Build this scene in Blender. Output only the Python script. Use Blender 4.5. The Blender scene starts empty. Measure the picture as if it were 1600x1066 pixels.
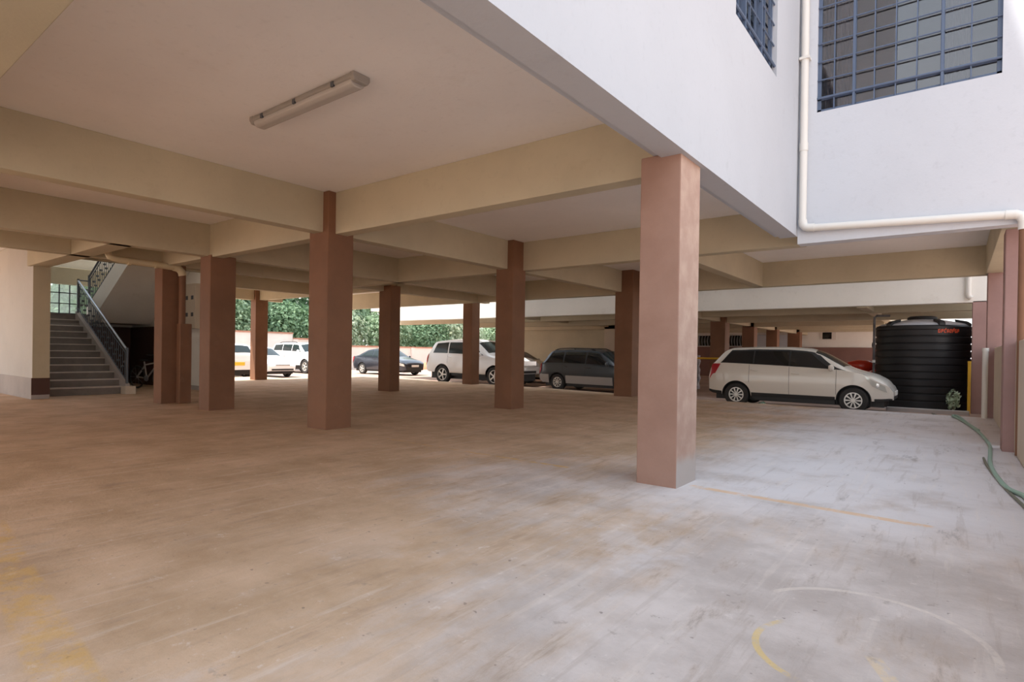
import bpy, bmesh, math, random
import numpy as np
from mathutils import Vector, Matrix
PI = math.pi
S = bpy.context.scene
COL = S.collection
random.seed(7)

# ------------------------------------------------------------------ materials
def new_mat(name):
    m = bpy.data.materials.new(name); m.use_nodes = True
    nt = m.node_tree
    return m, nt, nt.nodes['Principled BSDF']

def rgb(c):  # sRGB 0-255 -> linear
    o = []
    for v in c:
        v /= 255.0
        o.append(v/12.92 if v <= .04045 else ((v+.055)/1.055)**2.4)
    return (*o, 1.0)

def N(nt, t, **kw):
    n = nt.nodes.new(t)
    for k, v in kw.items(): setattr(n, k, v)
    return n

def mathn(nt, op, a, b=None, c=None, clamp=False):
    n = N(nt, 'ShaderNodeMath', operation=op); n.use_clamp = clamp
    for i, v in enumerate((a, b, c)):
        if v is None: continue
        if isinstance(v, (int, float)): n.inputs[i].default_value = v
        else: nt.links.new(v, n.inputs[i])
    return n.outputs[0]

def mixc(nt, fac, a, b, blend='MIX'):
    n = N(nt, 'ShaderNodeMix', data_type='RGBA', blend_type=blend)
    for sock, v in ((n.inputs[0], fac), (n.inputs[6], a), (n.inputs[7], b)):
        if isinstance(v, (int, float)): sock.default_value = v
        elif isinstance(v, tuple): sock.default_value = v
        else: nt.links.new(v, sock)
    return n.outputs[2]

def noise(nt, vec, scale, detail=5, rough=.6):
    n = N(nt, 'ShaderNodeTexNoise'); n.inputs['Scale'].default_value = scale
    n.inputs['Detail'].default_value = detail; n.inputs['Roughness'].default_value = rough
    nt.links.new(vec, n.inputs['Vector']); return n.outputs['Fac']

def smooth(nt, x, lo, hi, a=0.0, b=1.0):
    n = N(nt, 'ShaderNodeMapRange', interpolation_type='SMOOTHSTEP')
    nt.links.new(x, n.inputs[0])
    for i, v in enumerate((lo, hi, a, b)): n.inputs[i+1].default_value = v
    return n.outputs[0]

def plain(name, c, rough=.5, metal=0.0, spec=.5, coat=0.0):
    m, nt, b = new_mat(name)
    b.inputs['Base Color'].default_value = c if len(c) == 4 else (*c, 1)
    b.inputs['Roughness'].default_value = rough; b.inputs['Metallic'].default_value = metal
    b.inputs['Specular IOR Level'].default_value = spec
    b.inputs['Coat Weight'].default_value = coat; b.inputs['Coat Roughness'].default_value = .05
    return m

def painted(name, c, var=.12, scale=1.3, rough=.75, bump=.15, stain=None, stain_amt=.35):
    """painted plaster: slow tone drift, fine grain, optional blotchy stain colour"""
    m, nt, b = new_mat(name)
    g = N(nt, 'ShaderNodeNewGeometry').outputs['Position']
    n1 = noise(nt, g, scale, 6); n2 = noise(nt, g, 14, 4)
    dark = tuple(v*(1-var) for v in c[:3])+(1,); lite = tuple(min(1, v*(1+var*.6)) for v in c[:3])+(1,)
    col = mixc(nt, smooth(nt, n1, .3, .7), dark, lite)
    col = mixc(nt, mathn(nt, 'MULTIPLY', smooth(nt, n2, .55, .75), .12), col, tuple(v*.6 for v in c[:3])+(1,))
    if stain:
        n3 = noise(nt, g, 2.3, 8, .7)
        col = mixc(nt, mathn(nt, 'MULTIPLY', smooth(nt, n3, .58, .72), stain_amt), col, stain)
    nt.links.new(col, b.inputs['Base Color'])
    b.inputs['Roughness'].default_value = rough; b.inputs['Specular IOR Level'].default_value = .25
    bp = N(nt, 'ShaderNodeBump'); bp.inputs['Strength'].default_value = bump; bp.inputs['Distance'].default_value = .01
    nt.links.new(noise(nt, g, 35, 3), bp.inputs['Height']); nt.links.new(bp.outputs[0], b.inputs['Normal'])
    return m

M = {}
M['slab'] = painted('soffit_paint', (.90, .875, .86, 1), .04, .5, stain=(.80, .75, .71, 1), stain_amt=.3)
M['cream'] = painted('cream_beam_paint', (.535, .475, .345, 1), .10, .7, stain=(.40, .335, .225, 1), stain_amt=.3)
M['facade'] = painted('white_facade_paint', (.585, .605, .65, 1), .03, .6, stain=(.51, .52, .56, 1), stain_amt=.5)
M['facade_dimmed'] = painted('white_facade_paint_dimmed', (.50, .515, .55, 1), .03, .6, stain=(.43, .44, .47, 1), stain_amt=.5)  # same white paint darkened to offset stronger light on the long facade
M['stairwall'] = painted('white_stair_wall_paint', (.58, .56, .53, 1), .06, .6, stain=(.45, .42, .40, 1), stain_amt=.35)
M['white'] = painted('white_wall_paint', (.84, .82, .77, 1), .05, .6, stain=(.6, .56, .5, 1), stain_amt=.3)
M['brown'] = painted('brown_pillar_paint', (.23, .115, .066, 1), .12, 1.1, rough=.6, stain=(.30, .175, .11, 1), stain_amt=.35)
M['darkbrown'] = painted('dark_brown_dado', (.10, .055, .045, 1), .1)
M['dado'] = painted('brown_dado', (.22, .12, .10, 1), .1)
M['grey_dado'] = painted('grey_cement_dado', (.42, .38, .36, 1), .12)
M['fence'] = painted('cream_fence_paint', (.62, .53, .43, 1), .08, .8, stain=(.5, .4, .3, 1))
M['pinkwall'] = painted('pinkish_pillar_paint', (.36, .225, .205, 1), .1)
M['boundary'] = painted('white_boundary_paint', (.78, .72, .66, 1), .06)
M['coping'] = painted('brick_coping', (.45, .22, .15, 1), .15)
M['step'] = painted('grey_terrazzo', (.21, .185, .17, 1), .12, 4, rough=.4)
M['nosing'] = painted('worn_step_nosing', (.56, .51, .46, 1), .1, 4, rough=.4)
M['bluebar'] = plain('blue_grey_grille_paint', (.09, .125, .20), .45)
M['darkbar'] = plain('dark_window_frame', (.05, .06, .07), .5)
M['railing'] = plain('grey_metal_railing', (.10, .11, .13), .35, .3)
M['handrail'] = plain('steel_handrail', (.42, .46, .52), .3, .6)
M['pvc'] = plain('white_pvc', (.74, .71, .66), .35)
M['oldpvc'] = plain('yellowed_pvc', (.62, .52, .34), .45)
M['rubber'] = plain('tyre_rubber', (.03, .028, .027), .8)
M['alloy'] = plain('alloy_rim', (.74, .72, .68), .35, .35)
M['blackplastic'] = plain('black_plastic', (.02, .02, .021), .55)
M['tinted'] = plain('tinted_car_glass', (.012, .013, .014), .06, 0, .6)
M['carglass'] = plain('car_windscreen', (.025, .035, .036), .12, 0, .3)
M['redlamp'] = plain('red_lamp_lens', (.42, .02, .03), .12, 0, .6)
M['headlamp'] = plain('clear_lamp_lens', (.62, .62, .58), .1, .3, .6)
M['chrome'] = plain('chrome_trim', (.7, .7, .7), .2, .9)
M['platey'] = plain('yellow_number_plate', (.80, .55, .05), .5)
M['platew'] = plain('white_number_plate', (.80, .78, .74), .5)
M['tank'] = plain('black_tank_plastic', (.019, .017, .018), .42, 0, .32)
M['tanktop'] = plain('sky_lit_tank_top', (.55, .55, .58), .4, 0, .6)  # pale grey imitates the sky reflected on the black dome
M['orange'] = plain('orange_lettering', (.70, .09, .03), .5)
M['yellow'] = plain('yellow_paint', (.75, .43, .03), .5)
M['hose'] = plain('green_hose', (.30, .44, .36), .5)
M['hosegrey'] = plain('dusty_dark_hose', (.17, .17, .13), .6)
M['bark'] = plain('bark', (.16, .10, .075), .9)
M['lampbody'] = plain('grey_lamp_housing', (.36, .33, .30), .5)
M['lampglass'] = plain('dusty_prismatic_diffuser', (.50, .47, .44), .25)
M['meter'] = plain('cream_cabinet_paint', (.60, .52, .42), .5)
M['motored'] = plain('red_motorcycle_paint', (.72, .05, .02), .25, 0, .5, .5)
M['bikewhite'] = plain('white_bicycle_frame', (.34, .32, .31), .35)
M['curtain'] = plain('pale_curtain', (.40, .36, .33), .9)
M['terracotta'] = plain('terracotta_soil', (.50, .20, .11), .9)

def leafmat(name, a, b_):
    m, nt, b = new_mat(name)
    g = N(nt, 'ShaderNodeNewGeometry')
    n1 = noise(nt, g.outputs['Position'], 1.6, 3)
    rnd = g.outputs['Random Per Island']
    f = mathn(nt, 'MULTIPLY_ADD', rnd, .6, mathn(nt, 'MULTIPLY', n1, .4))
    col = mixc(nt, f, a, b_)
    nt.links.new(col, b.inputs['Base Color']); b.inputs['Roughness'].default_value = .6
    tr = N(nt, 'ShaderNodeBsdfTranslucent'); nt.links.new(col, tr.inputs[0])
    mx = N(nt, 'ShaderNodeMixShader'); mx.inputs[0].default_value = .35
    nt.links.new(b.outputs[0], mx.inputs[1]); nt.links.new(tr.outputs[0], mx.inputs[2])
    nt.links.new(mx.outputs[0], nt.nodes['Material Output'].inputs[0])
    return m
M['leaf'] = leafmat('green_leaves', (.15, .25, .13, 1), (.42, .53, .35, 1))
M['leaf2'] = leafmat('pale_green_leaves', (.27, .37, .23, 1), (.62, .70, .53, 1))
M['leaf3'] = leafmat('deep_green_leaves', (.09, .18, .09, 1), (.27, .40, .23, 1))

def glassmat():
    m, nt, b = new_mat('window_glass')
    gl = N(nt, 'ShaderNodeBsdfGlossy'); gl.inputs['Roughness'].default_value = .03
    tr = N(nt, 'ShaderNodeBsdfTransparent'); tr.inputs[0].default_value = (.75, .75, .78, 1)
    fr = N(nt, 'ShaderNodeFresnel'); fr.inputs[0].default_value = 1.5
    f = mathn(nt, 'ADD', fr.outputs[0], .06, clamp=True)
    mx = N(nt, 'ShaderNodeMixShader')
    nt.links.new(f, mx.inputs[0]); nt.links.new(tr.outputs[0], mx.inputs[1]); nt.links.new(gl.outputs[0], mx.inputs[2])
    nt.links.new(mx.outputs[0], nt.nodes['Material Output'].inputs[0])
    return m
M['glass'] = glassmat()

def obscure():
    m, nt, b = new_mat('obscured_stair_glass')
    b.inputs['Base Color'].default_value = (.8, .9, .85, 1); b.inputs['Roughness'].default_value = .12
    b.inputs['Transmission Weight'].default_value = .85
    tr = N(nt, 'ShaderNodeBsdfTransparent'); tr.inputs[0].default_value = (.85, .92, .9, 1)
    mx = N(nt, 'ShaderNodeMixShader'); mx.inputs[0].default_value = .75
    nt.links.new(b.outputs[0], mx.inputs[1]); nt.links.new(tr.outputs[0], mx.inputs[2])
    nt.links.new(mx.outputs[0], nt.nodes['Material Output'].inputs[0])
    return m
M['stairglass'] = obscure()

def floor_mat():
    m, nt, b = new_mat('dusty_concrete_floor')
    g = N(nt, 'ShaderNodeNewGeometry').outputs['Position']
    sp = N(nt, 'ShaderNodeSeparateXYZ'); nt.links.new(g, sp.inputs[0]); X, Y = sp.outputs[0], sp.outputs[1]
    big = noise(nt, g, .32, 5, .55); mid = noise(nt, g, 1.4, 8, .65); fine = noise(nt, g, 9, 8, .7); grit = noise(nt, g, 60, 3)
    # stretched scuffs
    mp = N(nt, 'ShaderNodeMapping'); mp.inputs['Scale'].default_value = (2.2, .55, 1); mp.inputs['Rotation'].default_value = (0, 0, .9)
    nt.links.new(g, mp.inputs[0]); scuff = noise(nt, mp.outputs[0], 2.0, 9, .7)
    grey = mixc(nt, smooth(nt, mid, .35, .68), (.47, .415, .39, 1), (.66, .60, .575, 1))
    dust_warm_light = mixc(nt, smooth(nt, mid, .3, .7), (.45, .31, .195, 1), (.63, .455, .32, 1))
    # browner away from the passage: dusty red tone plus warm interior light painted in
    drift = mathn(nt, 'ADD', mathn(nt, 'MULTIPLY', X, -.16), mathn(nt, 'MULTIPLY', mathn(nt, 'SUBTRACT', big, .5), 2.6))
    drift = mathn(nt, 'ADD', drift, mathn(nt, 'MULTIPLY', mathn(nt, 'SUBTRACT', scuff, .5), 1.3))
    col = mixc(nt, smooth(nt, drift, -.02, .72, .10, 1.0), grey, dust_warm_light)
    col = mixc(nt, mathn(nt, 'MULTIPLY', smooth(nt, scuff, .55, .66), .38), col, (.30, .225, .17, 1))
    col = mixc(nt, mathn(nt, 'MULTIPLY', smooth(nt, fine, .60, .68), .42), col, (.27, .215, .18, 1))
    col = mixc(nt, mathn(nt, 'MULTIPLY', smooth(nt, fine, .32, .40, 1, 0), .38), col, (.78, .71, .66, 1))
    pale_zone = mathn(nt, 'MULTIPLY', smooth(nt, Y, 3.9, 5.6), smooth(nt, X, -3.0, -1.4))  # paler floor beyond the nearest pillar on the passage side
    pale_zone = mathn(nt, 'MULTIPLY', pale_zone, smooth(nt, mid, .30, .52, .45, 1))
    col = mixc(nt, mathn(nt, 'MULTIPLY', pale_zone, .75), col, (.72, .69, .70, 1))
    # bare cement patches near the passage
    patch = mathn(nt, 'MULTIPLY', smooth(nt, noise(nt, g, .75, 7, .62), .56, .62), smooth(nt, X, -3.6, -1.2))
    col = mixc(nt, mathn(nt, 'MULTIPLY', patch, .45), col, (.66, .62, .62, 1))
    dk = mathn(nt, 'MULTIPLY', smooth(nt, scuff, .60, .66), smooth(nt, X, -1.8, -.6))
    col = mixc(nt, mathn(nt, 'MULTIPLY', dk, .45), col, (.30, .27, .26, 1))
    # tyre scuffs sweeping round towards the passage
    mp2 = N(nt, 'ShaderNodeMapping'); mp2.inputs['Scale'].default_value = (7, .5, 1); mp2.inputs['Rotation'].default_value = (0, 0, -.5)
    nt.links.new(g, mp2.inputs[0]); sw = noise(nt, mp2.outputs[0], 1.6, 6, .65)
    col = mixc(nt, mathn(nt, 'MULTIPLY', smooth(nt, sw, .56, .66), .22), col, (.80, .71, .63, 1))
    col = mixc(nt, mathn(nt, 'MULTIPLY', smooth(nt, sw, .36, .44, 1, 0), .20), col, (.31, .235, .18, 1))
    speck = noise(nt, g, 22, 2, .5)
    col = mixc(nt, mathn(nt, 'MULTIPLY', smooth(nt, speck, .72, .76), .6), col, (.16, .12, .10, 1))
    # pores
    col = mixc(nt, mathn(nt, 'MULTIPLY', smooth(nt, grit, .70, .78), .3), col, (.20, .16, .14, 1))
    wear = noise(nt, g, 6.0, 7, .75)
    def seg(x0, y0, x1, y1, w, keep_lo, keep_hi, amt, c, col):
        cx, cy = (x0+x1)/2, (y0+y1)/2; L = math.hypot(x1-x0, y1-y0); tx, ty = (x1-x0)/L, (y1-y0)/L
        dx = mathn(nt, 'SUBTRACT', X, cx); dy = mathn(nt, 'SUBTRACT', Y, cy)
        al = mathn(nt, 'ABSOLUTE', mathn(nt, 'ADD', mathn(nt, 'MULTIPLY', dx, tx), mathn(nt, 'MULTIPLY', dy, ty)))
        ac = mathn(nt, 'ABSOLUTE', mathn(nt, 'ADD', mathn(nt, 'MULTIPLY', dx, -ty), mathn(nt, 'MULTIPLY', dy, tx)))
        k = mathn(nt, 'MULTIPLY', smooth(nt, ac, w*.75, w, 1, 0), smooth(nt, al, L/2-.05, L/2, 1, 0))
        k = mathn(nt, 'MULTIPLY', k, smooth(nt, wear, keep_lo, keep_hi))
        return mixc(nt, mathn(nt, 'MULTIPLY', k, amt), col, c)
    def arc(cx, cy, r, w, lim, amt, c, col, lo=.38, hi=.55):
        dx = mathn(nt, 'SUBTRACT', X, cx); dy = mathn(nt, 'SUBTRACT', Y, cy)
        d = mathn(nt, 'SQRT', mathn(nt, 'ADD', mathn(nt, 'MULTIPLY', dx, dx), mathn(nt, 'MULTIPLY', dy, dy)))
        k = smooth(nt, mathn(nt, 'ABSOLUTE', mathn(nt, 'SUBTRACT', d, r)), w*.6, w, 1, 0)
        ax, ay, off = lim
        h = mathn(nt, 'ADD', mathn(nt, 'MULTIPLY', dx, ax), mathn(nt, 'MULTIPLY', dy, ay))
        k = mathn(nt, 'MULTIPLY', k, smooth(nt, h, off, off+.06))
        k = mathn(nt, 'MULTIPLY', k, smooth(nt, wear, lo, hi))
        return mixc(nt, mathn(nt, 'MULTIPLY', k, amt), col, c)
    YE = (.66, .40, .10, 1)
    col = seg(-1.95, 5.24, -.1, 5.10, .052, .35, .52, .70, (.72, .46, .24, 1), col)
    col = seg(-4.7, 5.22, -3.2, 5.21, .04, .42, .56, .6, YE, col)
    col = seg(-7.4, 5.3, -4.8, 5.22, .04, .46, .6, .4, YE, col)
    col = seg(-5.2, .96, -2.2, .66, .11, .42, .60, .5, YE, col)
    col = arc(-.36, 2.66, .31, .018, (-1, -.35, .17), .62, (.76, .54, .16, 1), col, .37, .54)
    col = arc(-.31, 2.97, .46, .020, (.3, 1, .05), .42, (.82, .73, .64, 1), col, .36, .52)
    col = seg(-.26, 2.75, -.15, 2.52, .035, .40, .52, .5, (.78, .60, .34, 1), col)
    nt.links.new(col, b.inputs['Base Color'])
    b.inputs['Roughness'].default_value = .72; b.inputs['Specular IOR Level'].default_value = .3
    bp = N(nt, 'ShaderNodeBump'); bp.inputs['Strength'].default_value = .35; bp.inputs['Distance'].default_value = .02
    nt.links.new(mathn(nt, 'ADD', fine, mathn(nt, 'MULTIPLY', grit, .3)), bp.inputs['Height']); nt.links.new(bp.outputs[0], b.inputs['Normal'])
    return m
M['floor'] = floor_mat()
M['drive'] = painted('red_earth_drive', (.47, .33, .26, 1), .18, .6, stain=(.34, .22, .16, 1), stain_amt=.5)

def pillar_foot():
    """brown pillar whose outer face is bare grey cement near the foot"""
    m, nt, b = new_mat('brown_pillar_with_cement_foot')
    g = N(nt, 'ShaderNodeNewGeometry'); P = g.outputs['Position']
    sp = N(nt, 'ShaderNodeSeparateXYZ'); nt.links.new(P, sp.inputs[0])
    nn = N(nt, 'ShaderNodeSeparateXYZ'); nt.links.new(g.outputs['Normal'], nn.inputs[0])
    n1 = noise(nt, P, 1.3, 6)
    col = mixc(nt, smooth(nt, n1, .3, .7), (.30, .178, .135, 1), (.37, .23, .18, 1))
    out = mixc(nt, smooth(nt, noise(nt, P, 5, 5), .35, .7), (.42, .27, .21, 1), (.50, .345, .27, 1))  # outer face made paler in colour, the side lit from the passage
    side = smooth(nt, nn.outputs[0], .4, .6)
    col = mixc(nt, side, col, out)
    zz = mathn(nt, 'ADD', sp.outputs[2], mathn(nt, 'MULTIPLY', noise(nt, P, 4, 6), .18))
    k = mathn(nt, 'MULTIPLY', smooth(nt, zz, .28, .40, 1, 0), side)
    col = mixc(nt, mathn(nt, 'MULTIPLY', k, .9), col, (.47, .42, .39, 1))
    nt.links.new(col, b.inputs['Base Color']); b.inputs['Roughness'].default_value = .65; b.inputs['Specular IOR Level'].default_value = .25
    bp = N(nt, 'ShaderNodeBump'); bp.inputs['Strength'].default_value = .2; bp.inputs['Distance'].default_value = .01
    nt.links.new(noise(nt, P, 25, 4), bp.inputs['Height']); nt.links.new(bp.outputs[0], b.inputs['Normal'])
    return m
M['pillarfoot'] = pillar_foot()

# ------------------------------------------------------------------ mesh helpers
class MB:
    def __init__(s): s.v = []; s.f = []
    def add(s, vs, fs):
        o = len(s.v); s.v += [tuple(map(float, p)) for p in vs]; s.f += [tuple(i+o for i in f) for f in fs]; return s
    def box(s, x0, x1, y0, y1, z0, z1):
        vs = [(x, y, z) for z in (z0, z1) for (x, y) in ((x0, y0), (x1, y0), (x1, y1), (x0, y1))]
        return s.add(vs, [(3, 2, 1, 0), (4, 5, 6, 7), (0, 1, 5, 4), (1, 2, 6, 5), (2, 3, 7, 6), (3, 0, 4, 7)])
    def prism(s, poly, axis, a, b):
        """extrude a polygon of 2-D points along axis 'x','y' or 'z'"""
        def p3(p, t): return {'x': (t, p[0], p[1]), 'y': (p[0], t, p[1]), 'z': (p[0], p[1], t)}[axis]
        n = len(poly); vs = [p3(p, a) for p in poly]+[p3(p, b) for p in poly]
        fs = [tuple(range(n-1, -1, -1)), tuple(range(n, 2*n))]+[(i, (i+1) % n, n+(i+1) % n, n+i) for i in range(n)]
        return s.add(vs, fs)
    def tube(s, pts, r, seg=10, closed=False, caps=True):
        pts = [Vector(p) for p in pts]; n = len(pts); rings = []
        prev = None
        for i, p in enumerate(pts):
            if closed: d = pts[(i+1) % n]-pts[i-1]
            else: d = pts[min(i+1, n-1)]-pts[max(i-1, 0)]
            d.normalize()
            if prev is None:
                a = Vector((0, 0, 1)) if abs(d.z) < .9 else Vector((1, 0, 0)); u = d.cross(a).normalized()
            else:
                u = (prev-d*prev.dot(d)).normalized()
            prev = u; w = d.cross(u)
            rr = r[i] if isinstance(r, (list, tuple)) else r
            rings.append([p+(u*math.cos(t)+w*math.sin(t))*rr for t in [2*PI*k/seg for k in range(seg)]])
        vs = [q for rg in rings for q in rg]; fs = []
        m = n if closed else n-1
        for i in range(m):
            j = (i+1) % n
            for k in range(seg):
                l = (k+1) % seg; fs.append((i*seg+k, i*seg+l, j*seg+l, j*seg+k))
        if caps and not closed: fs += [tuple(range(seg-1, -1, -1)), tuple((n-1)*seg+k for k in range(seg))]
        return s.add(vs, fs)
    def lathe(s, prof, axis='z', seg=32, center=(0, 0, 0), caps=True):
        """profile of (r, h) revolved about axis through center"""
        vs = []; fs = []; n = len(prof)
        for i, (r, h) in enumerate(prof):
            for k in range(seg):
                t = 2*PI*k/seg; c, d = r*math.cos(t), r*math.sin(t)
                p = {'z': (c, d, h), 'y': (c, h, d), 'x': (h, c, d)}[axis]
                vs.append((p[0]+center[0], p[1]+center[1], p[2]+center[2]))
        for i in range(n-1):
            for k in range(seg):
                l = (k+1) % seg; fs.append((i*seg+k, i*seg+l, (i+1)*seg+l, (i+1)*seg+k))
        if not caps: return s.add(vs, fs)
        if prof[0][0] > 1e-4: fs.append(tuple(range(seg-1, -1, -1)))
        if prof[-1][0] > 1e-4: fs.append(tuple((n-1)*seg+k for k in range(seg)))
        return s.add(vs, fs)
    def build(s, name, m, parent=None, smooth_=False, bevel=0, angle=40):
        me = bpy.data.meshes.new(name); me.from_pydata(s.v, [], s.f)
        bm = bmesh.new(); bm.from_mesh(me); bmesh.ops.recalc_face_normals(bm, faces=bm.faces); bm.to_mesh(me); bm.free()
        me.materials.append(M[m] if isinstance(m, str) else m)
        o = bpy.data.objects.new(name, me); COL.objects.link(o)
        if smooth_:
            me.polygons.foreach_set('use_smooth', [True]*len(me.polygons))
            try: me.set_sharp_from_angle(angle=math.radians(angle))
            except Exception: pass
        if bevel:
            b = o.modifiers.new('edge', 'BEVEL'); b.width = bevel; b.segments = 2; b.limit_method = 'ANGLE'
        if parent: o.parent = parent
        return o

def box(*a): return MB().box(*a)
def tag(o, label, cat, group=None, kind=None):
    o['label'] = label; o['category'] = cat
    if group: o['group'] = group
    if kind: o['kind'] = kind
    return o
def struct(o, label, cat): return tag(o, label, cat, None, 'structure')
def empty(name, loc=(0, 0, 0), rz=0):
    o = bpy.data.objects.new(name, None); COL.objects.link(o); o.empty_display_size = .2
    o.location = loc; o.rotation_euler = (0, 0, rz); return o
def copy_tree(o, parent=None):
    c = o.copy(); COL.objects.link(c); c.parent = parent
    for ch in [x for x in bpy.data.objects if x.parent == o]: copy_tree(ch, c)
    return c

SL, SO = 3.58, 2.97        # slab underside, beam soffit
GZ = -.13                  # drive level
TOP = 15.2                 # roof of the blocks

# ------------------------------------------------------------------ ground, floor, ceilings
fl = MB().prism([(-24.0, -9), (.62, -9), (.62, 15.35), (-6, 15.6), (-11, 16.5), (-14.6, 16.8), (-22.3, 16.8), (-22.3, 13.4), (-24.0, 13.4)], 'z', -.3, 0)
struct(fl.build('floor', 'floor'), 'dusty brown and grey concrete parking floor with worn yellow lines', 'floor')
gr = box(-90, 60, -60, 90, -.5, GZ)
struct(gr.build('ground', 'drive'), 'reddish earth driveway and yard ground around the building', 'ground')
ce = MB()
ce.box(-14.6, -2.0, -6, 15.9, SL, SL+.18)
ce.box(-2.0, .9, 9.56, 15.9, SL, SL+.18)
ce.box(-22.2, -14.6, -6, 4.1, SL, SL+.18); ce.box(-22.2, -14.6, 7.72, 15.9, SL, SL+.18); ce.box(-16.4, -14.6, 4.1, 7.72, SL, SL+.18)
struct(ce.build('ceiling', 'slab'), 'off white concrete soffit over the near parking bays', 'ceiling')
c2 = MB().box(-22.6, -2.0, 18.2, 39, 3.1, 3.3).box(-2.0, .9, 18.2, 22.5, 3.1, 3.3)
struct(c2.build('ceiling_far_block', 'slab'), 'shaded soffit of the far block beyond the driveway', 'ceiling')

# upper storeys of the near block: facade with a window opening, then the other sides and the roof
w1y0, w1y1, wz0, wz1 = 6.37, 8.13, 4.86, 6.3
F = MB()
F.box(-2.17, -1.93, -6, 9.53, 3.0, wz0); F.box(-2.17, -1.93, -6, w1y0, wz0, wz1)
F.box(-2.17, -1.93, w1y1, 9.53, wz0, wz1); F.box(-2.17, -1.93, -6, 9.53, wz1, TOP)
F.box(-2.25, -2.17, -6, 9.53, 3.03, SL)
struct(F.build('wall_facade', 'facade_dimmed'), 'tall white facade along the passage above the nearest pillar', 'wall')
w2x0, w2x1, v0, v1 = -1.70, .40, 4.81, 6.9
F = MB()
F.box(-1.93, .95, 9.53, 9.77, 2.89, v0); F.box(-1.93, w2x0, 9.53, 9.77, v0, v1)
F.box(w2x1, .95, 9.53, 9.77, v0, v1); F.box(-1.93, .95, 9.53, 9.77, v1, TOP)
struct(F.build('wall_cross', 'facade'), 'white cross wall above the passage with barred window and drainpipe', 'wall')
F = MB().box(-2.17, .95, 15.7, 15.9, SL+.18, TOP).box(.75, .95, 9.77, 15.7, SL+.18, TOP).box(-14.6, -2.17, 15.7, 15.9, SL+.18, TOP)
F.box(-22.2, -2.17, -6, -5.8, SL, TOP).box(-22.2, -22.0, -6, 4.1, SL+.18, TOP).box(-22.2, -22.0, 7.9, 13, SL+.18, TOP).box(-22.2, -22.0, 4.1, 7.9, 8.6, TOP).box(-22.2, -14.6, 12.8, 13, SL+.18, TOP).box(-14.8, -14.6, 13, 15.9, SL+.18, TOP)
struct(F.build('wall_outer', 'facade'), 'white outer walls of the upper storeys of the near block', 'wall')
F = MB().box(-22.2, -1.93, -6, 13, TOP, TOP+.2).box(-14.8, .95, 9.53, 15.9, TOP, TOP+.2)
struct(F.build('ceiling_roof', 'slab'), 'flat roof slab over the near block', 'roof')
# rooms behind the two windows
F = MB().box(-6, -2.17, 4.5, 9.5, 6.75, 6.9).box(-6.2, -6, 4.5, 9.6, SL+.18, 6.9).box(-6, -2.17, 4.3, 4.5, SL+.18, 6.9)
F.box(-6, -2.17, 9.55, 9.7, SL+.18, 6.9).box(-2.1, .75, 13.5, 13.7, SL+.18, 7.3).box(-2.1, -1.95, 9.77, 13.7, SL+.18, 7.3).box(-2.1, .75, 9.77, 13.7, 7.2, 7.35)
struct(F.build('wall_rooms', 'white'), 'pale inner walls and ceilings of the rooms behind the barred windows', 'wall')

# ------------------------------------------------------------------ beams (each its own)
def beam(x0, x1, y0, y1, z0, z1, label, m='cream'):
    return struct(box(x0, x1, y0, y1, z0, z1).build('ceiling_beam', m, bevel=.008), label, 'beam')
beam(-22.0, -2.2, .75, .99, SO, SL, 'cream beam crossing overhead in the top left corner of the photo')
beam(-22.0, -2.2, -5.9, -5.6, SO, SL, 'cream edge beam behind the camera')
beam(-13.8, -2.2, 5.33, 5.55, 2.95, SL, 'cream beam from the nearest pillar to the second pillar')
beam(-7.83, -7.6, .99, 15.75, SO, SL, 'cream beam running away over the second pillar row')
beam(-11.68, -11.45, .99, 15.75, SO, SL, 'cream beam running away over the third pillar from the left')
beam(-13.78, -13.55, -5, 16.3, SO, SL, 'cream beam running away in front of the staircase')
beam(-7.6, -1.95, 10.08, 10.32, SO, SL, 'cream beam beneath the inner edge of the cross wall')
beam(-1.95, .6, 9.77, 10.05, SO, SL, 'cream beam end joining the pillar by the fence', 'cream')
beam(-13.6, -7.83, 10.08, 10.32, SO, SL, 'cream beam in deep shade left of the pillar with the square corner neck')
beam(-4.2, -3.96, 10.32, 15.75, SO, SL, 'short cream beam over the far bay right of the nearest pillar')
beam(-22.2, .62, 15.62, 15.9, SO, SL, 'cream edge beam of the near block along the driveway')
beam(.45, .75, 10.0, 15.7, SO, SL, 'cream beam along the fence side of the far bay')
beam(-21.9, -13.5, 11.85, 12.1, 3.08, SL, 'sunlit cream beam at the yard edge between the trees side pillars')
beam(-21.75, -21.5, -5, 12.9, 3.08, SL, 'cream edge beam above the sunlit yard')
beam(-17.9, -17.65, 7.95, 11.85, 3.08, SL, 'shaded cream cross beam left of the yard pillar')
beam(-16.5, -11.5, 3.70, 4.05, SO, SL, 'cream beam over the end of the staircase wall')
beam(-16.6, -16.35, 4.1, 7.72, 3.27, SL+.18, 'tan edge beam over the staircase opening')
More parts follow.
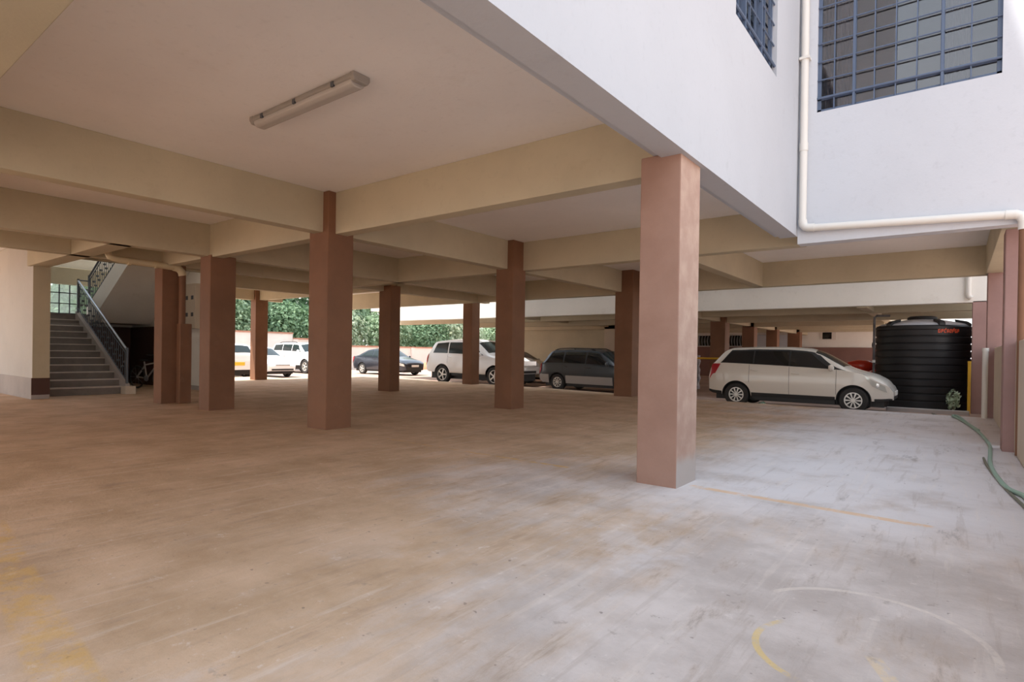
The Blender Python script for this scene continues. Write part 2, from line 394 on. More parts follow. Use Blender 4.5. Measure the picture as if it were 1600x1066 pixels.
# far block
beam(-20.4, .9, 18.0, 18.25, 2.58, TOP, 'white fascia of the far block seen across the driveway', 'white')
beam(-22.6, .9, 20.0, 20.25, 2.52, 3.1, 'first cream beam beneath the far block', 'cream')
beam(-20, .9, 22.2, 22.45, 2.43, 3.1, 'second dark beam beneath the far block')
beam(-20, -2.2, 26.0, 26.25, 2.44, 3.1, 'third dark beam beneath the far block')
beam(-20, -2.2, 30.2, 30.45, 2.50, 3.1, 'fourth dark beam beneath the far block')
beam(-20, -2.2, 35.0, 35.25, 2.55, 3.1, 'fifth dark beam beneath the far block')
beam(-7.3, -7.05, 18.25, 38, 2.47, 3.1, 'dark beam running back along the far pillar row')
beam(-14.1, -13.85, 18.25, 38, 2.55, 3.1, 'dark beam running back over the cream far wall end')
beam(-2.2, -1.95, 18.25, 38, 2.55, 3.1, 'dark beam beside the black tank beneath the far block')

# ------------------------------------------------------------------ pillars
def pillar(x0, x1, y0, y1, z1, label, m='brown', z0=0, grp='brown pillars of the parking hall'):
    o = box(x0, x1, y0, y1, z0-.02, z1).build('concrete_pillar', m, bevel=.012)
    return tag(o, label, 'pillar', grp, 'thing')
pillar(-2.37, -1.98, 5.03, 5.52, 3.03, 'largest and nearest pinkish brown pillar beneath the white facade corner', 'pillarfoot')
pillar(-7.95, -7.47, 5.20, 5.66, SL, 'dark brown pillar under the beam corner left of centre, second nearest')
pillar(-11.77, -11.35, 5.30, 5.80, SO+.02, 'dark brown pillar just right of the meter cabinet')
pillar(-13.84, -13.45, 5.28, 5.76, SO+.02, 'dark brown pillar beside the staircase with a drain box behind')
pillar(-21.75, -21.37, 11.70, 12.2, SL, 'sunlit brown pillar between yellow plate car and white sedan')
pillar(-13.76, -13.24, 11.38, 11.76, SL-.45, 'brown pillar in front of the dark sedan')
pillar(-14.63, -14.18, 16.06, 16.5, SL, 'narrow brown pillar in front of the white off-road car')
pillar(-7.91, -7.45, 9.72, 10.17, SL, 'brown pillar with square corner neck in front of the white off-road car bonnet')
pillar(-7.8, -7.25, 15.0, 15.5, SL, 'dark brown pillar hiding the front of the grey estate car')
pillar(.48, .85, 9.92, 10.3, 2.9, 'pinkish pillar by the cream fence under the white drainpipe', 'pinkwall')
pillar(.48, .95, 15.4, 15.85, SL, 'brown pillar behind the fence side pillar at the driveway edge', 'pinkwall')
pillar(.28, .70, 18.0, 18.4, 2.62, 'pinkish corner pillar of the far block right of the black tank', 'pinkwall', GZ)
for i, (x, y, w, l) in enumerate([(-7.15, 22.0, .55, 'dark pillar nearest behind the white estate car rear'), (-7.15, 26.0, .5, 'second dark pillar behind the white estate car roof'),
                               (-7.2, 30.2, .5, 'third dark pillar behind the white estate car roof'), (-7.2, 35.0, .62, 'fourth dark pillar before the pale end wall')]):
    pillar(x-w/2, x+w/2, y, y+w, 3.1, l, 'brown', GZ, 'pillars beneath the far block')
pillar(-14.1, -13.45, 26.0, 26.6, 3.1, 'tan pillar at the end of the cream far wall', 'fence', GZ, 'pillars beneath the far block')

# ------------------------------------------------------------------ walls far away
w = box(-20.5, -14.1, 26.3, 26.5, GZ, 3.1)
struct(w.build('wall_far_cream', 'cream'), 'sunlit cream wall beneath the far block behind the grey estate car', 'wall')
w = MB().box(-20, -2.0, 38, 38.25, 1.76, 3.1)
struct(w.build('wall_far_end', 'white'), 'pale upper end wall of the far block with small window', 'wall')
w = MB().box(-20, -2.0, 37.9, 38.25, GZ, 1.76)
struct(w.build('wall_far_dado', 'dado'), 'brown lower end wall behind the white estate car', 'wall')
w = box(-13.45, -10.6, 28.6, 28.8, GZ, 3.1)
struct(w.build('wall_far_recess', 'meter'), 'dim tan wall with two dark slots behind the grey estate car', 'wall')
for z, l in ((2.22, 'upper'), (1.55, 'lower')):
    tag(MB().box(-13.2, -12.6, 28.55, 28.62, z, z+.09).box(-13.25, -12.55, 28.57, 28.61, z-.02, z+.11).build('wall_vent', 'blackplastic'), f'{l} dark slot vent on the dim tan wall behind the estate car', 'vent', 'slot vents on the tan wall')
# small window on the end wall
sw = MB().box(-6.35, -5.55, 37.94, 38.02, 2.2, 2.68).build('window_3', 'pvc')
sw['kind'] = 'structure'; sw['label'] = 'small dark window in the pale end wall above the white estate car'; sw['category'] = 'window'
MB().box(-6.25, -5.78, 37.92, 37.95, 2.25, 2.63).build('pane', 'tinted', sw)
# rounded burglar-bar window
def bowed_grille(x0, x1, z0, z1, y, label, n):
    r = empty('window_grille', ((x0+x1)/2, y, z0)); tag(r, label, 'window grille', 'bowed grilles on the far end wall')
    cx = (x0+x1)/2
    f = MB()
    for z in (z0, z1): f.box(x0-cx, x1-cx, -.05, 0, z-z0-.02, z-z0+.02)
    f.box(x0-cx, x0-cx+.04, -.05, 0, 0, z1-z0); f.box(x1-cx-.04, x1-cx, -.05, 0, 0, z1-z0)
    f.build('frame', 'pvc', r)
    box(x0-cx+.04, x1-cx-.04, -.02, -.005, .02, z1-z0-.02).build('pane', 'tinted', r)
    for k in range(n):
        x = x0-cx+(x1-x0)*(k+.7)/(n+.4)
        MB().tube([(x, -.05-.16*math.sin(PI*t/8), (z1-z0)*t/8) for t in range(9)], .022, 6).build('bar', 'handrail', r, True)
bowed_grille(-12.0, -10.75, 1.80, 2.5, 37.95, 'bowed silver window grille right of the first dark far pillar', 7)
bowed_grille(-13.6, -12.4, 1.80, 2.5, 37.95, 'bowed silver window grille peeping left of the first dark far pillar', 6)
for x, l in ((-9.55, 'left'), (-8.3, 'right')):
    d = MB().box(x-.45, x+.45, 37.80, 37.885, GZ, 2.5).build('door_panel', 'facade', bevel=.01)
    tag(d, f'pale door panel on the far end wall, {l} of the two', 'door', 'pale doors on the far end wall')
    box(x+.28, x+.36, 37.76, 37.81, .9, 1.05).build('handle', 'darkbar', d)

# ------------------------------------------------------------------ fence side
for (y0, y1, l) in ((1.0, 9.9, 'near cream fence wall panel at the right edge of the photo'), (10.5, 15.35, 'cream fence wall panel between the two pinkish pillars')):
    b = box(.60, .74, y0, y1, 0, 1.44).build('wall_fence', 'fence', bevel=.015); struct(b, l, 'fence')
b = MB().box(.60, .74, -9, .98, 0, 1.44).box(.60, .74, 16.0, 17.9, GZ, 1.44).build('wall_fence_end', 'fence'); struct(b, 'cream fence wall stretch out of view behind the camera', 'fence')
b = box(.72, .9, 18.4, 24, GZ, 2.55).build('wall_tank_shade', 'pinkwall'); struct(b, 'added unseen brown side wall that shades the black tank', 'wall')  # added out of view to cut the light on the tank
p = empty('standing_pipe', (.455, 15.2, 0)); tag(p, 'slim white standing pipe against the pillar at the driveway edge', 'pipe')
MB().tube([(0, 0, 0), (0, 0, 1.38)], .05, 14).build('pipe', 'pvc', p, True)
MB().tube([(0, 0, 1.36), (0, 0, 1.43)], .058, 14).build('cap', 'pvc', p, True)
p = empty('yellow_post', (.24, 18.0-.12, GZ)); tag(p, 'yellow painted steel post between the black tank and the corner pillar', 'post')
MB().tube([(0, 0, 0), (0, 0, 1.25)], .032, 12).build('post', 'yellow', p, True)
MB().tube([(0, 0, 1.24), (0, 0, 1.28)], .036, 12).build('cap', 'yellow', p, True)
# yellow barrier behind the white car
p = empty('barrier_rail', (-8.2, 21.4, GZ)); tag(p, 'yellow barrier rail with upright behind the rear of the white estate car', 'barrier')
MB().tube([(0, 0, 0), (0, 0, 1.28)], .05, 10).build('post', 'yellow', p, True)
MB().tube([(0, 0, 1.22), (2.6, 0, 1.22)], .035, 10).build('rail', 'yellow', p, True)
MB().tube([(2.6, 0, 0), (2.6, 0, 1.28)], .05, 10).build('post', 'yellow', p, True)
p = MB()
prof = [(0.0, 0)]+[(.14+.025*math.sin(i*2.1)+.012*math.sin(i*5.3), i*.11) for i in range(13)]+[(0, 1.34)]
p.lathe(prof, 'z', 14, (-8.15, 22.6, GZ))
tag(p.build('wrapped_bundle', painted('grey_mottled_wrap', (.46, .44, .46, 1), .5, 7, stain=(.15, .14, .14, 1), stain_amt=.7), None, True), 'tall mottled grey wrapped bundle standing behind the yellow rail', 'bundle')

# drainpipe on the cross wall
p = empty('drain_pipe', (-1.85, 9.46, 3.1)); tag(p, 'white drainpipe down the cross wall corner then along its foot', 'pipe')
MB().tube([(0, 0, .12), (0, 0, 11)], .052, 14).build('vertical_pipe', 'pvc', p, True)
MB().tube([(0, 0, .13), (.01, 0, .06), (.04, 0, .02), (.09, 0, .005), (.16, 0, 0)], .06, 14).build('elbow', 'pvc', p, True)
MB().tube([(.14, 0, 0), (2.34, 0, -.10)], .052, 14).build('horizontal_pipe', 'pvc', p, True)
MB().tube([(2.3, 0, -.10), (2.40, 0, -.105), (2.45, 0, -.13), (2.48, 0, -.2), (2.48, 0, -.3)], .06, 14).build('elbow', 'pvc', p, True)
MB().tube([(2.48, 0, -.28), (2.48, 0, -3.08)], .05, 12).build('down_pipe', 'brown', p, True)
MB().tube([(0, 0, 1.15), (0, 0, 1.27)], .06, 14).build('coupling', 'pvc', p, True)
for z in (2.5, 5.2): box(-.07, .07, -.06, .08, z, z+.035).build('clip', 'pvc', p)
# short grey cable/pipe at end of far fascia
p = empty('rain_pipe', (.20, 17.945, 2.68)); tag(p, 'short white rain pipe on the far fascia near the corner pillar', 'pipe')
MB().tube([(0, 0, .12), (0, 0, 6)], .055, 12).build('pipe', 'pvc', p, True)
MB().tube([(0, 0, .14), (0, 0, .05), (.06, 0, 0)], .06, 12).build('elbow', 'pvc', p, True)

# ------------------------------------------------------------------ barred windows
def barred(name, origin, ux, W, H, xs, thick, zs, zthick, label, mat='bluebar', curtain=True):
    """window in a vertical plane: local +x along the wall, local -y outward"""
    r = empty(name, origin, ux); tag(r, label, 'window', None, 'structure')
    f = MB()
    f.box(0, W, .06, .11, 0, .05).box(0, W, .06, .11, H-.05, H).box(0, .05, .06, .11, 0, H).box(W-.05, W, .06, .11, 0, H)
    for x in thick: f.box(x-.022, x+.022, .06, .11, 0, H)
    for z in zthick: f.box(0, W, .06, .11, z-.022, z+.022)
    f.build('frame', mat, r)
    for x in xs: box(x-.008, x+.008, .035, .06, -.0, H).build('vertical_bar', mat, r)
    for x in thick: box(x-.016, x+.016, .02, .06, 0, H).build('mullion', mat, r)
    for z in zs: MB().tube([(-.01, .04, z), (W+.01, .04, z)], .011, 8).build('horizontal_bar', mat, r, True)
    for z in zthick: MB().tube([(-.03, .03, z), (W+.03, .03, z)], .018, 8).build('horizontal_bar', mat, r, True)
    box(.02, W-.02, .082, .088, .02, H-.02).build('pane', 'glass', r)
    if curtain:
        for (a, b) in ((0.04, .42), (W*.72, W*.72+.30)):
            n = 40; c = MB(); vs = []
            for k in range(n+1):
                x = a+(b-a)*k/n; y = .38+.035*math.sin(k*1.25)
                vs += [(x, y, -.05), (x, y, H)]
            c.add(vs, [(2*k, 2*k+2, 2*k+3, 2*k+1) for k in range(n)])
            c.build('curtain', 'curtain', r, True)
    return r
rows = [.21+.268*k for k in range(1, 8)]
barred('window_1', (w2x0, 9.53, v0), 0, w2x1-w2x0, v1-v0, [.22, .72, .97, 1.21, 1.79], [.47, 1.49], rows, [.21],
       'large window with blue grey bars on the white cross wall')
rows = [.15+.27*k for k in range(1, 5)]
barred('window_2', (-1.93, w1y0, wz0), PI/2, w1y1-w1y0, wz1-wz0, [.22, .66, .9, 1.3, 1.55], [.44, 1.12], rows, [.15],
       'narrow looking barred window on the long white facade')

# ------------------------------------------------------------------ staircase area
w = MB().box(-22, -16.3, 3.76, 4.08, .47, SL)
wst = struct(w.build('wall_staircase', 'stairwall', bevel=.01), 'white wall at far left with grey cement base and cream end', 'wall')
box(-16.302, -16.292, 3.765, 4.075, .47, SL).build('end_face', 'cream', wst)
w = MB().box(-22, -16.3, 3.745, 4.08, 0, .475)
b_ = struct(w.build('baseboard_left', 'grey_dado', bevel=.008), 'grey cement band at the foot of the far left white wall', 'baseboard')
box(-16.301, -16.288, 3.75, 4.08, .10, .475).build('end_band', 'darkbrown', b_)
w = MB().box(-22.2, -22, 3.76, 5.2, 0, SL).box(-22.2, -22, 5.2, 7.9, 0, 2.19).box(-22.2, -22, 5.2, 7.9, 3.2, 5.0).box(-22.2, -22, 7.5, 7.9, 2.19, 3.2).box(-22.2, -22, 3.76, 5.2, SL, 5.0)
struct(w.build('wall_stair_back', 'white'), 'cream back wall of the stairwell around the barred window', 'wall')  # open higher up: an added unseen gap lets daylight into the stairwell
w = MB().box(-22, -16.2, 3.8, 7.95, 8.8, 9).box(-22, -15.9, 7.72, 7.95, 0, 9).box(-22, -16.6, 3.76, 4.08, SL, 9).box(-16.6, -16.4, 3.9, 7.8, SL+.18, 9)
struct(w.build('wall_stair_side', 'white'), 'tan side wall of the stairwell holding the meter cabinet', 'wall')
w = MB().box(-22, -20.1, 7.66, 7.73, 0, 1.85).box(-22.02, -21.95, 5.9, 7.7, 0, 1.85)
struct(w.build('wall_stair_dado', 'darkbrown'), 'dark brown dado beneath the upper stair landing', 'wall')
struct(box(-20, -15.9, 7.68, 7.73, 0, .12).build('baseboard_stair', 'grey_dado'), 'grey skirting under the meter cabinet', 'baseboard')

st = empty('staircase', (-17.0, 4.1, 0)); tag(st, 'grey terrazzo staircase climbing to a landing at far left', 'staircase')
nst, run, rise = 12, 3.8/11, 2.14/12
poly = [(0, 0)]
for k in range(nst):
    poly += [(-k*run, (k+1)*rise), (-(k+1)*run if k < nst-1 else -5.0, (k+1)*rise)]
poly += [(-5.0, 1.93), (-3.55, 1.93), (-.5, 0)]
MB().prism([(p[0], p[1]) for p in poly], 'y', 0, 1.70).build('lower_flight', 'step', st)
for k in range(nst):
    x = -k*run; z = (k+1)*rise
    t = box(x-run-.0, x+.025, .0, 1.70, z-.012, z+.012).build('tread', 'nosing' if k < 11 else 'step', st, bevel=.004)
# stringer curb
MB().prism([(0.08, 0), (.08, rise+.06), (-3.8, 2.14+.09), (-3.8, 1.9), (-.4, 0)], 'y', 1.70, 1.80).build('stringer', 'grey_dado', st)
MB().box(.0, .32, 1.62, 1.86, 0, .20).build('newel_block', 'fence', st, bevel=.01)
# landing over to the upper flight, and the upper flight
MB().box(-5.0, -3.8, 1.8, 3.6, 1.93, 2.14).build('landing', 'step', st)
x0, z0 = -3.8, 2.14
poly = []
for k in range(10):
    poly += [(x0+k*run, z0+(k)*rise), (x0+k*run, z0+(k+1)*rise)]
poly += [(x0+10*run, z0+10*rise), (x0+10*run, z0+9*rise-.12), (x0+.35, 1.93), (x0, 1.93)]
MB().prism(poly, 'y', 2.06, 3.6).build('upper_flight', 'white', st)
MB().prism([(x0-.05, 1.93), (x0-.05, 2.14+.25), (x0+10*run, z0+10*rise+.25), (x0+10*run, z0+9*rise-.13), (x0+.33, 1.92)], 'y', 2.0, 2.06).build('upper_stringer', 'white', st)
# railings
def railing(xa, za, xb, zb, y, n, nm):
    r = empty('stair_railing', (0, 0, 0)); r.parent = st
    MB().tube([(xa, y, za+.92), (xb, y, zb+.92)], .03, 10).build('handrail', 'handrail' if nm else 'railing', r, True)
    MB().tube([(xa, y, za+.12), (xb, y, zb+.12)], .014, 8).build('bottom_rail', 'railing', r, True)
    MB().tube([(xa, y, za+.80), (xb, y, zb+.80)], .014, 8).build('top_rail', 'railing', r, True)
    for q, (x, z) in enumerate(((xa, za), (xb, zb))):
        box(x-.025, x+.025, y-.025, y+.025, z-.08, z+.98).build('newel_post', 'railing', r)
    for k in range(1, n):
        t = k/n; x = xa+(xb-xa)*t; z = za+(zb-za)*t
        m = MB().tube([(x, y, z+.12), (x, y, z+.80)], .011, 6)
        zc = z+.34+.2*(k % 2)
        m.lathe([(.0, zc-.05), (.028, zc-.02), (.034, zc), (.028, zc+.02), (0, zc+.05)], 'z', 8, (x, y, 0))
        m.build('baluster', 'railing', r, True)
    return r
railing(.02, .20, -3.75, 2.22, 1.75, 26, True)
railing(x0+.02, z0+.22, x0+9*run, z0+9*rise+.25, 2.03, 22, False)
r = empty('landing_railing', (0, 0, 0)); r.parent = st
for z in (.98, .72): MB().tube([(-3.77, 1.75, 2.2+z-.02), (-3.77, 2.03, 2.2+z-.02)], .02, 8).build('rail', 'railing', r, True)

# stair window
r = empty('window_4', (-22.0, 5.2, 2.19)); tag(r, 'barred stairwell window glowing with daylight above the landing', 'window', None, 'structure')
f = MB().box(-.08, -.03, 0, 2.3, 0, .04).box(-.08, -.03, 0, 2.3, .97, 1.01).box(-.08, -.03, 0, .04, 0, 1.01).box(-.08, -.03, 2.26, 2.3, 0, 1.01)
f.build('frame', 'darkbar', r)
for k in range(1, 9): box(-.07, -.03, k*.265-.014, k*.265+.014, .02, 1.0).build('vertical_bar', 'darkbar', r)
for z in (.33, .66): box(-.07, -.03, .02, 2.28, z-.014, z+.014).build('horizontal_bar', 'darkbar', r)
box(-.06, -.055, .02, 2.28, .02, .99).build('pane', 'stairglass', r)

# drain pipe and its casing behind the staircase pillar
p = empty('soil_pipe', (-13.345, 5.64, 0)); tag(p, 'brown vertical pipe in a boxed casing beside the staircase pillar', 'pipe')
box(-.10, .09, -.07, .17, 0, 1.72).build('casing', 'brown', p, bevel=.01)
MB().tube([(0, 0, 1.70), (0, 0, 2.80)], .068, 14).build('riser', 'brown', p, True)
MB().tube([(0, 0, 2.76), (0, -.02, 2.84), (0, -.08, 2.90), (0, -.18, 2.92)], .078, 14).build('elbow', 'oldpvc', p, True)
MB().tube([(0, -.16, 2.92), (0, -1.25, 2.95), (0, -1.36, 2.98), (0, -1.40, 3.06), (0, -1.40, SL)], .066, 14).build('ceiling_pipe', 'oldpvc', p, True)
for y in (-.5, -1.0): MB().tube([(0, y, 2.93), (0, y-.05, 2.93)], .080, 14).build('bracket', 'oldpvc', p, True)

# meter cabinet
r = empty('meter_cabinet', (-17.48, 7.72, 1.75)); tag(r, 'cream electricity meter cabinet with four dark windows on the stair wall', 'cabinet')
box(-.42, .42, -.16, 0, 0, 1.24).build('body', 'meter', r, bevel=.008)
for x in (-.28, -.11, .06, .23):
    for z in (.40, .88):
        if x in (.06, -.28): continue
        box(x-.07, x+.07, -.166, -.155, z-.055, z+.055).build('meter_window', 'darkbar', r)
box(-.44, .44, -.18, 0, 1.23, 1.27).build('hood', 'meter', r)

# bicycle
bk = empty('bicycle', (-18.55, 6.95, 0), .25); tag(bk, 'black and white bicycle parked in the dark under the stairs', 'bicycle')
for x in (-.5, .5):
    wv = MB().tube([(x+.31*math.cos(t), 0, .33+.31*math.sin(t)) for t in [2*PI*k/28 for k in range(28)]], .022, 8, True).build('wheel', 'rubber', bk, True)
    s = MB()
    for k in range(10):
        t = 2*PI*k/10; s.tube([(x, .02*(-1)**k, .33), (x+.30*math.cos(t), 0, .33+.30*math.sin(t))], .003, 4)
    s.build('spokes', 'handrail', wv)
fr = MB()
for a, b in (((-.5, .33), (-.08, .30)), ((-.08, .30), (-.2, .78)), ((-.5, .33), (-.17, .66)), ((-.08, .30), (.36, .70)), ((-.18, .68), (.34, .76))):
    fr.tube([(a[0], 0, a[1]), (b[0], 0, b[1])], .022, 8)
fr.build('frame', 'bikewhite', bk, True)
MB().tube([(.34, 0, .84), (.38, 0, .68), (.5, 0, .33)], .018, 8).build('fork', 'bikewhite', bk, True)
MB().tube([(.30, -.28, .98), (.33, -.12, .98), (.33, 0, .92), (.33, .12, .98), (.30, .28, .98)], .013, 8).build('handlebar', 'blackplastic', bk, True)
MB().prism([(-.36, .80), (-.34, .84), (-.06, .83), (-.06, .81)], 'y', -.06, .06).build('saddle', 'blackplastic', bk, bevel=.01)
MB().lathe([(0, -.02), (.09, -.02), (.09, -.01), (0, -.01)], 'y', 16, (-.08, 0, .30)).build('crank', 'handrail', bk)

# ------------------------------------------------------------------ ceiling lamp
r = empty('ceiling_lamp', (-4.95, 3.17, SL)); tag(r, 'long fluorescent ceiling lamp with dusty diffuser, switched off', 'lamp')
L2 = .82
MB().prism([(-.075, 0), (.075, 0), (.088, -.035), (.075, -.052), (-.075, -.052), (-.088, -.035)], 'x', -L2, L2).build('housing', 'lampbody', r, bevel=.006)
MB().prism([(-.078, -.05), (.078, -.05), (.066, -.088), (.035, -.108), (-.035, -.108), (-.066, -.088)], 'x', -L2+.02, L2-.02).build('diffuser', 'lampglass', r, bevel=.012)
for s in (-1, 1): MB().prism([(-.09, 0), (.09, 0), (.092, -.04), (.07, -.075), (-.07, -.075), (-.092, -.04)], 'x', s*L2-.02 if s > 0 else -L2-.03, L2+.03 if s > 0 else -L2+.02).build('end_cap', 'lampbody', r, bevel=.008)
for x in (-.62, -.05, .55):
    for y in (-1, 1): box(x-.02, x+.02, y*.08-.012, y*.08+.012, -.062, -.02).build('clip', 'railing', r)

# ------------------------------------------------------------------ black water tank
tk = empty('water_tank', (-.76, 19.15, GZ)); tag(tk, 'large black ribbed plastic water tank beside the far corner pillar', 'tank')
R0 = 1.06; prof = [(R0-.02, 0), (R0, .03)]
z = .08
while z < 2.05:
    prof += [(R0, z), (R0, z+.13), (R0-.022, z+.15), (R0-.022, z+.165)]; z += .185
prof += [(R0, 2.08), (R0, 2.15), (R0-.03, 2.19)]
MB().lathe(prof, 'z', 72).build('body', 'tank', tk, True, angle=25)
MB().lathe([(R0-.03, 2.18), (R0-.12, 2.24), (R0-.4, 2.31), (.42, 2.36), (.35, 2.36)], 'z', 72).build('dome', 'tanktop', tk, True)
MB().lathe([(.0, 2.46), (.28, 2.46), (.33, 2.43), (.34, 2.35)], 'z', 40).build('lid', 'tank', tk, True)
for a in (-2.30, -1.12, -.2, .9, 2.4):
    MB().prism([(R0-.30, 2.19), (R0-.005, 2.17), (R0-.005, 2.24), (R0-.08, 2.30), (R0-.34, 2.36)], 'y', -.07, .07).build('lug', 'tank', tk, bevel=.01).rotation_euler = (0, 0, a)
# small orange lettering on the upper right band (illegible in the photo, eight characters)
lt = MB()
for k in range(8):
    a0 = -1.215+k*.062
    for (da, dz, wa, hz) in ((0, 0, .014, .09), (.018, .075, .026, .018), (.018, .036 if k % 2 else 0, .026, .018), (.034, .03*(k % 3), .012, .06)):
        aa, ab = a0+da, a0+da+wa
        vs = []
        for t in (aa, ab):
            for rr in (R0+.001, R0+.008):
                for zz in (1.985+dz, 1.985+dz+hz): vs.append((rr*math.cos(t), rr*math.sin(t), zz))
        lt.add(vs, [(0, 1, 3, 2), (4, 6, 7, 5), (0, 4, 5, 1), (2, 3, 7, 6), (0, 2, 6, 4), (1, 5, 7, 3)])
lt.build('lettering', 'orange', tk)
MB().lathe([(1.28, -.02), (1.28, .0), (1.26, .02), (0, .02)], 'z', 48).build('plinth', 'grey_dado', tk)
# ladder-like spotted pipe at the tank's left edge
p = empty('overflow_pipe', (-1.80, 18.55, GZ)); tag(p, 'thin weathered pipe with white splashes up the left of the black tank', 'pipe')
MB().tube([(0, 0, 0), (0, 0, 2.42), (.05, .02, 2.47), (.35, .1, 2.47)], .03, 8).build('pipe', painted('splashed_pipe', (.12, .11, .11, 1), .4, 9, stain=(.75, .75, .72, 1), stain_amt=1), p, True)
MB().tube([(0, 0, 1.2), (0, 0, 1.27)], .042, 8).build('coupling', 'pvc', p, True)

# weed by the tank
def leaves(n, cx, cy, cz, rx, ry, rz, size, seed, flat=.5, shell=.35):
    rng = random.Random(seed); mb = MB(); vs = []; fs = []
    for i in range(n):
        u = rng.uniform(-1, 1); t = rng.uniform(0, 2*PI); q = math.sqrt(1-u*u)
        k = rng.uniform(shell, 1)**.6
        p = Vector((cx+rx*k*q*math.cos(t), cy+ry*k*q*math.sin(t), cz+rz*k*u))
        d = Vector((q*math.cos(t)+rng.uniform(-.8, .8), q*math.sin(t)+rng.uniform(-.8, .8), u*.6+rng.uniform(-.3, .9))).normalized()
        a = d.cross(Vector((rng.uniform(-1, 1), rng.uniform(-1, 1), rng.uniform(-1, 1)))).normalized(); b = d.cross(a)
        s = size*rng.uniform(.6, 1.3); o = len(vs)
        vs += [p-a*s*.5, p+b*s*.28+d*s*.06, p+a*s*.5, p-b*s*.28+d*s*.06]; fs.append((o, o+1, o+2, o+3))
    mb.add(vs, fs); return mb
p = empty('weed_plant', (-.06, 17.7, GZ)); tag(p, 'small pale green weed growing in front of the black tank', 'plant')
MB().tube([(0, 0, 0), (.01, 0, .3), (-.01, .01, .5)], [.012, .01, .005], 6).build('stem', 'bark', p)
leaves(160, 0, 0, .34, .15, .13, .26, .09, 3).build('foliage', 'leaf2', p)
p = empty('litter_scrap', (-3.95, 15.72, GZ)); tag(p, 'scrap of crumpled green and white litter beneath the white car', 'litter')
leaves(34, 0, 0, .09, .11, .06, .09, .11, 5, shell=.1).build('paper', plain('green_white_paper', (.45, .62, .50), .6), p)
p = empty('kerb_block', (-.5, 17.35, GZ)); p.parent = None
tag(p, 'low cement kerb block in front of the black tank', 'kerb')
box(-.9, .75, 0, .18, -.02, .10).build('block', 'grey_dado', p, bevel=.02)

# hose
def smooth_path(pts, n=6):
    P = [Vector(q) for q in pts]; P = [2*P[0]-P[1]]+P+[2*P[-1]-P[-2]]; out = []
    for i in range(1, len(P)-2):
        for k in range(n):
            t = k/n; a, b, c, d = P[i-1], P[i], P[i+1], P[i+2]
            out.append(.5*((2*b)+(-a+c)*t+(2*a-5*b+4*c-d)*t*t+(-a+3*b-3*c+d)*t**3))
    out.append(P[-2]); return out
h = [(.52, 5.2), (.50, 6.1), (.48, 6.67), (.39, 6.96), (.335, 7.62), (.315, 8.49), (.35, 9.53), (.37, 10.42), (.30, 12.0), (.10, 14.0), (-.05, 15.0), (-.02, 15.18), (.05, 14.9), (.18, 13.4), (.30, 12.3)]
hp = [(x, y, .022) for x, y in h[:9]]+[(x, y, .024) for x, y in h[9:12]]+[(x, y, .026) for x, y in h[12:]]
o = MB().tube(smooth_path(hp), .021, 10).build('garden_hose', 'hose', None, True)
tag(o, 'green garden hose snaking along the fence side of the floor', 'hose')
h = [(.55, 4.6), (.50, 5.6), (.45, 6.24), (.37, 7.04), (.288, 8.28), (.27, 9.0)]
o = MB().tube(smooth_path([(x, y, .014) for x, y in h]), .013, 8).build('cable', 'hosegrey', None, True)
tag(o, 'thin dark cable lying just left of the green hose', 'cable')
h = [(-.45, 17.1), (-.3, 16.6), (-.05, 16.3), (.15, 16.1), (.2, 15.95)]
o = MB().tube(smooth_path([(x, y, GZ+.02) for x, y in h]), .018, 8).build('hose_end', 'hosegrey', None, True)
tag(o, 'short dark hose end on the driveway below the floor edge', 'hose')

# ------------------------------------------------------------------ cars
def sm(xs, pts, k=.05):
    """piecewise profile lightly rounded"""
    px, py = [p[0] for p in pts], [p[1] for p in pts]
    acc = 0
    for d, w in ((-1, .1), (-.5, .2), (0, .4), (.5, .2), (1, .1)):
        acc = acc+w*np.interp(np.asarray(xs)+d*k, px, py)
    return acc

